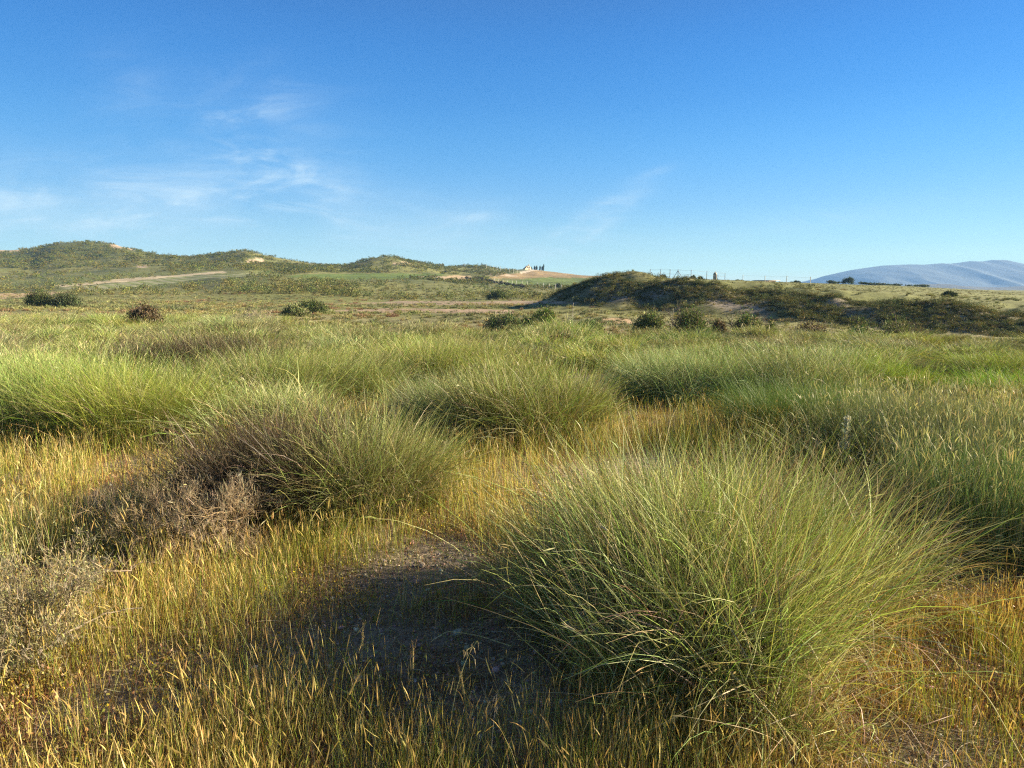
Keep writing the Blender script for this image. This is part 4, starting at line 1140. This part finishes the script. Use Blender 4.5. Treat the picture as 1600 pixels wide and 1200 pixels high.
# ------------------------------------------------------------------ trees and hedges on the skyline
def tree(name, label, px, row, Yd, wpx, hpx, pal=DKG, seed=1, n=2500, cat='tree', group=None, trunk=.35):
    g_ = np.random.default_rng(seed); x = xat(px, row, Yd); z = float(height(np.array([x]), np.array([Yd]))[0])
    W_, H_ = wpx / F * Yd / 2, hpx / F * Yd
    o = empty(name, (x, Yd, z - .05)); tag(o, label, cat, group)
    A = Acc(); leaf_cloud(A, (0, 0, H_ * trunk), (W_, W_, H_ * (1 - trunk)), n, max(.12, Yd * .0011), pal, g_, 1.7)
    V, Q, cc = A.get(); build('crown', V, Q, cc, M_LEAF, parent=o)
    S = Acc(); tube_chain(S, [(0, 0, 0), (W_ * .05, 0, H_ * trunk * .6), (0, 0, H_ * .7)], H_ * .035, H_ * .012, (.14, .11, .08), 7)
    for k in range(4):
        a = g_.uniform(0, 6.28); tube_chain(S, [(0, 0, H_ * trunk * .5), (math.cos(a) * W_ * .4, math.sin(a) * W_ * .4, H_ * (trunk + .1)), (math.cos(a) * W_ * .7, math.sin(a) * W_ * .7, H_ * .7)], H_ * .02, H_ * .006, (.14, .11, .08), 5)
    V, Q, cc = S.get(); build('trunk', V, Q, cc, M_TWIG, parent=o)
    return o


tree('tree', 'lone dark tree standing against the blue mountain on the plateau skyline', 1325, 443, 215, 17, 11, seed=901)
for i, (px, row, wp, hp, lab) in enumerate([
        (1300, 443.5, 22, 3.2, 'low hedge shrub just left of the lone skyline tree'), (1350, 444.5, 26, 3.2, 'low hedge shrub just right of the lone skyline tree'),
        (1376, 445.5, 28, 2.6, 'skyline hedge shrub second to the right of the lone tree'), (1406, 446.5, 34, 2.4, 'skyline hedge shrub third to the right of the lone tree'),
        (1438, 448, 34, 2.0, 'long thin hedge shrub at the right end of the skyline hedge'), (1242, 441.5, 16, 2, 'low rounded shrub on the skyline right of the long shed'), (1155, 440, 12, 2, 'low shrub on the skyline between the silo and the long shed'),
        (1037, 437, 5, 6, 'small dark bush under the wire fence nearest the mound'), (1083, 437.5, 9, 5, 'pair-like dark bush under the middle of the wire fence'), (1094, 437.5, 6, 4, 'small round bush beside the fence, left of the silo')]):
    shrub(lab, px, row, 205 if px > 1100 else 150, wp, hp + 1, DKG, n=700, leaf=.35, seed=910 + i, stems=False)
for i, (px, h_) in enumerate([(830, 3), (835.5, 5), (838.5, 5.5), (843.5, 4.5), (847.5, 5), (849, 7)]):
    tree('cypress_tree', ['shortest slim cypress nearest the farmhouse on the ridge', 'second slim cypress from the farmhouse', 'third slim cypress from the farmhouse', 'fourth slim cypress from the farmhouse', 'fifth slim cypress from the farmhouse', 'tall slim cypress at the right end of the row'][i], px, 420, 556, 2.2, h_ + 0.8, seed=930 + i, n=300, trunk=.1, group='slim cypresses on the ridge')
shrub('dark bush at the foot of the field fence near the mound', 872, 449, at_row(872, 450), 11, 7, DKG, n=700, leaf=.3, seed=940, stems=False)
HG = []
for i in range(11):
    px = 733 + i * 8.5; row = 435.5 + i * 1.35
    shrub('dark scrubby shrub in the ragged hedge along the track below the farmhouse', px, row, at_row(px, row + 1.0), 13, 4.5, [(1, (.10, .08, .05), .3), (1, (.07, .075, .04), .3)], n=350, leaf=.4, seed=950 + i, stems=False, group='shrubs of the ragged track hedge', name='hedge_shrub', cat='hedge shrub')

# ------------------------------------------------------------------ fences, buildings
M_POST = plain_mat('weathered_metal', (.16, .15, .14), .6, 30)
M_WHITE = plain_mat('pale_concrete', (.62, .58, .48), .8, 20, .15)
M_WALL = plain_mat('cream_plaster', (.68, .60, .38), .9, 1.5, .12)
M_ROOF = plain_mat('clay_roof', (.20, .13, .10), .8, 3)
M_TANK = plain_mat('weathered_tank', (.34, .29, .20), .7, 1.2, .25, .3)
M_DARK = plain_mat('dark_opening', (.03, .03, .03), .9, 3)


def box(acc, x0, x1, y0, y1, z0, z1):
    V = np.array([(x0, y0, z0), (x1, y0, z0), (x1, y1, z0), (x0, y1, z0), (x0, y0, z1), (x1, y0, z1), (x1, y1, z1), (x0, y1, z1)], float)
    acc.add(V, cq, np.ones((8, 3)))


def fence(label, pts, hgt, mat, wires=3, wr=.012, pr=.045, brace=None, wmat=None, wiretop=True):
    """pts: (x, y) post positions"""
    x0, y0 = pts[0]; zf = [float(height(np.array([p[0]]), np.array([p[1]]))[0]) for p in pts]
    o = empty('wire_fence', (x0, y0, zf[0])); tag(o, label, 'fence')
    for i, (x, y) in enumerate(pts):
        A = Acc(); b_ = np.array((x - x0, y - y0, zf[i] - zf[0]))
        tube_chain(A, [b_ + (0, 0, -.2), b_ + (0, 0, hgt * .5), b_ + (.01, 0, hgt)], pr, pr, (1, 1, 1), 8)
        tube_chain(A, [b_ + (.01, 0, hgt), b_ + (.01, 0, hgt + .03)], pr * 1.15, pr * .6, (1, 1, 1), 8)
        p = build('post', *A.get(), mat, parent=o)
        if brace and i in brace:
            for s_ in (-1, 1):
                A = Acc(); tube_chain(A, [b_ + (0, 0, hgt * .9), b_ + (s_ * hgt * .28, 0, hgt * .45), b_ + (s_ * hgt * .55, 0, -.1)], pr * .8, pr * .8, (1, 1, 1), 6)
                build('brace', *A.get(), mat, parent=p)
    for k in range(wires):
        hz = hgt * (.97 - k * .8 / max(1, wires - 1)) if wires > 1 else hgt * .95; A = Acc(); P_ = []
        for i in range(len(pts) - 1):
            a = np.array((pts[i][0] - x0, pts[i][1] - y0, zf[i] - zf[0] + hz)); b = np.array((pts[i + 1][0] - x0, pts[i + 1][1] - y0, zf[i + 1] - zf[0] + hz))
            for t in np.linspace(0, 1, 5, endpoint=False): P_.append(a + (b - a) * t + (0, 0, -.05 * 4 * t * (1 - t)))
        P_.append(b); tube_chain(A, P_, wr, wr, (1, 1, 1), 4); build('wire', *A.get(), wmat or mat, parent=o)


pp = []
for px, top in [(1015.5, 0), (1032, 0), (1046.5, 0), (1059, 0), (1079.5, 0), (1104, 0), (1132.5, 0)]:
    Yd = np.interp(px, [1015, 1080, 1133], [150, 150, 185]); pp.append((xat(px, 438, Yd), Yd))
fence('tall dark wire fence with a braced post, on the plateau right of the mound', pp, 2.1, M_POST, 3, .016, .06, (3,))
pp = [(xat(px, 440, Yd), Yd) for px, Yd in ((1160.5, 118), (1195, 100), (1229, 88), (1266, 80))]
fence('low fence of pale thin posts crossing the plateau field before the shed', pp[:2] + pp[2:], .9, M_WHITE, 1, .006, .04)
pp = []
for px, row in ((766.5, 440), (772.5, 440.5), (779, 441), (785.5, 443), (792.5, 444), (800, 444.5), (807, 444.5), (815.5, 445), (823.5, 445), (840, 447.5), (849, 448.5), (858, 450), (868, 451), (877.5, 452)):
    Yd = at_row(px, row); Yd = min(max(Yd, 200), 300); pp.append((xat(px, row, Yd), Yd))
fence('row of whitish posts along the near side of the green field below the farmhouse', pp, 1.35, M_WHITE, 2, .01, .10)
pp = []
for px in (760, 765.5, 771, 776.5, 782, 789, 796, 802, 808):
    Yd = 385; pp.append((xat(px, 430, Yd), Yd))
fence('grey-green posts of an enclosure under the ridge scrub, above the brown field', pp, 2.4, M_WHITE, 3, .02, .09)

# farmhouse on the ridge
hx, hy = xat(824, 420, 540), 540.0; hz = float(height(np.array([hx]), np.array([hy]))[0])
u1 = 540 / F
fh = empty('farmhouse', (hx, hy, hz), R(38)); tag(fh, 'small cream farmhouse with a sloping dark roof on the distant ridge', 'house')
A = Acc(); w_, d_, e_ = 6.4 * u1, 4 * u1, 5.4 * u1
prof = [(-w_, -.5), (w_ * .95, -.5), (w_ * .95, e_ * .45), (w_ * .55, e_), (-.1 * w_, e_), (-w_, e_ * .18)]
m_ = len(prof); V = np.array([(p[0], -d_ / 2, p[1]) for p in prof] + [(p[0], d_ / 2, p[1]) for p in prof])
me = bpy.data.meshes.new('wall'); me.from_pydata(V.tolist(), [], [list(range(m_)), list(range(2 * m_ - 1, m_ - 1, -1))] + [[i, i + m_, (i + 1) % m_ + m_, (i + 1) % m_] for i in range(m_)])
me.materials.append(M_WALL); wo_ = bpy.data.objects.new('wall', me); C.objects.link(wo_); wo_.parent = fh
A = Acc()
for (ax, az, bx_, bz) in ((-w_ * 1.05, e_ * .18, -.1 * w_, e_), (-.1 * w_, e_, w_ * .58, e_)):
    V = np.array([(ax, -d_ * .55, az + .02), (bx_, -d_ * .55, bz + .02), (bx_, d_ * .55, bz + .02), (ax, d_ * .55, az + .02), (ax, -d_ * .55, az + .25), (bx_, -d_ * .55, bz + .25), (bx_, d_ * .55, bz + .25), (ax, d_ * .55, az + .25)])
    A.add(V, cq, np.ones((8, 3)))
rf = build('roof', *A.get(), M_ROOF, parent=fh)
A = Acc(); box(A, w_ * .3, w_ * .45, -.3, .3, e_ + .2, e_ + 1.3); build('chimney', *A.get(), M_WALL, parent=rf)
for k, xx in enumerate((-.1, .45)):
    A = Acc(); box(A, xx * w_ - .5, xx * w_ + .5, -d_ / 2 - .06, -d_ / 2 + .05, e_ * .45, e_ * .45 + 1.1); build('window', *A.get(), M_DARK, parent=fh)
A = Acc(); box(A, w_ * .15, w_ * .15 + 1.0, -d_ / 2 - .06, -d_ / 2 + .05, -.4, 1.7); build('door', *A.get(), M_ROOF, parent=fh)

# grain silo on the plateau
Ys = 190.0; sx_, sz_ = xat(1117, 438, Ys), None
sz_ = float(height(np.array([sx_]), np.array([Ys]))[0]); k_ = Ys / F
sil = empty('silo', (sx_, Ys, sz_)); tag(sil, 'round beige silo with a blunt domed top standing alone on the plateau skyline', 'silo')


def lathe(prof_, k=20):
    an = np.linspace(0, 2 * math.pi, k, endpoint=False); V = []
    for r, z in prof_: V += [(r * math.cos(a), r * math.sin(a), z) for a in an]
    n_ = len(prof_); i, j = np.meshgrid(np.arange(n_ - 1), np.arange(k), indexing='ij')
    Q = np.stack([i * k + j, i * k + (j + 1) % k, (i + 1) * k + (j + 1) % k, (i + 1) * k + j], -1).reshape(-1, 4)
    return np.array(V), Q, np.ones((len(V), 3))


rs = 2.8 * k_; hs_ = 10.5 * k_; body = [(.01, -.3), (rs, -.3)]
for i in range(8): body += [(rs, hs_ * i / 8 + .02), (rs * 1.03, hs_ * i / 8 + .06), (rs, hs_ * i / 8 + .10)]
body += [(rs, hs_)]
build('body', *lathe(body), M_TANK, parent=sil)
build('roof', *lathe([(rs * 1.04, hs_ + .003), (rs * .95, hs_ + .2), (rs * .55, hs_ + .45), (rs * .3, hs_ + .5), (rs * .28, hs_ + .75), (.01, hs_ + .8)]), M_TANK, parent=sil)
A = Acc(); tube_chain(A, [(rs * .75, -rs * .85, 0), (rs * .75, -rs * .85, hs_)], .03, .03, (1, 1, 1), 5); tube_chain(A, [(rs * .75 + .35, -rs * .8, 0), (rs * .75 + .35, -rs * .8, hs_)], .03, .03, (1, 1, 1), 5)
for i in range(8): tube_chain(A, [(rs * .75, -rs * .85, .2 * i + .1), (rs * .75 + .35, -rs * .8, .2 * i + .1)], .02, .02, (1, 1, 1), 4)
build('ladder', *A.get(), M_POST, parent=sil)

# long low shed
Yq = 215.0; x0, x1 = xat(1180, 440, Yq), xat(1215, 440, Yq); zq = float(height(np.array([x0]), np.array([Yq]))[0])
sh = empty('shed', (x0, Yq, zq)); tag(sh, 'long low open shed with a flat roof on the plateau skyline', 'shed')
A = Acc(); box(A, -.2, x1 - x0 + .2, -1.6, 2.2, .85, .98); build('roof', *A.get(), M_WHITE, parent=sh)
A = Acc(); box(A, 0, x1 - x0, 1.8, 1.95, -.3, .85); build('wall', *A.get(), M_ROOF, parent=sh)
for i in range(7):
    A = Acc(); xx = (x1 - x0) * i / 6; tube_chain(A, [(xx, -1.4, -.3), (xx, -1.4, .85)], .07, .07, (1, 1, 1), 6); build('post', *A.get(), M_POST, parent=sh)

# dry white canes in the gully before the mound
for i, (px, row, hp, lab) in enumerate([(1050, 505, 24, 'tallest dry white cane before the dark mound'), (1106, 508, 16, 'dry white cane right of the rounded olive bush'), (1142, 510, 18, 'dry white cane left of the dark spiky bush'), (894, 485, 10, 'short dry cane left of the mound foot')]):
    Yd = 34; x = xat(px, row, Yd); z = float(height(np.array([x]), np.array([Yd]))[0]); g_ = np.random.default_rng(970 + i)
    H_ = EYE + Yd * tpix(row - hp) - z
    o = empty('dry_cane', (x, Yd, z)); tag(o, lab, 'dry cane')
    A = Acc(); tube_chain(A, [(0, 0, -.05), (.02, 0, H_ * .5), (.05, .02, H_)], .014, .008, (.45, .40, .30), 5); build('stem', *A.get(), M_TWIG, parent=o)
    A = Acc()
    for k in range(7):
        zc_ = H_ * g_.uniform(.35, .95); a = g_.uniform(0, 6.28); q = g_.uniform(.1, .25)
        tube_chain(A, [(.02, 0, zc_), (.02 + math.cos(a) * q, math.sin(a) * q, zc_ + q * .8)], .007, .003, (.45, .40, .30), 4)
    build('twigs', *A.get(), M_TWIG, parent=o)

# ------------------------------------------------------------------ haze
def haze():
    me = bpy.data.meshes.new('haze'); s_ = 4300.0; z0, z1 = -40.0, 150.0
    v = [(-s_, -s_, z0), (s_, -s_, z0), (s_, s_, z0), (-s_, s_, z0), (-s_, -s_, z1), (s_, -s_, z1), (s_, s_, z1), (-s_, s_, z1)]
    me.from_pydata(v, [], [(0, 3, 2, 1), (4, 5, 6, 7), (0, 1, 5, 4), (1, 2, 6, 5), (2, 3, 7, 6), (3, 0, 4, 7)])
    m = bpy.data.materials.new('haze_air'); m.use_nodes = True; t = NT(m.node_tree); t.n.clear()
    pv = t.node('ShaderNodeVolumePrincipled'); pv.inputs['Color'].default_value = (0.27, 0.52, 0.95, 1)
    pv.inputs['Density'].default_value = 0.00022; pv.inputs['Anisotropy'].default_value = 0.0
    o_ = t.node('ShaderNodeOutputMaterial'); t.l.new(pv.outputs[0], o_.inputs['Volume'])
    me.materials.append(m); o = bpy.data.objects.new('haze', me); C.objects.link(o)
    tag(o, 'pale blue air haze over the plain', None, None, 'stuff')


haze()
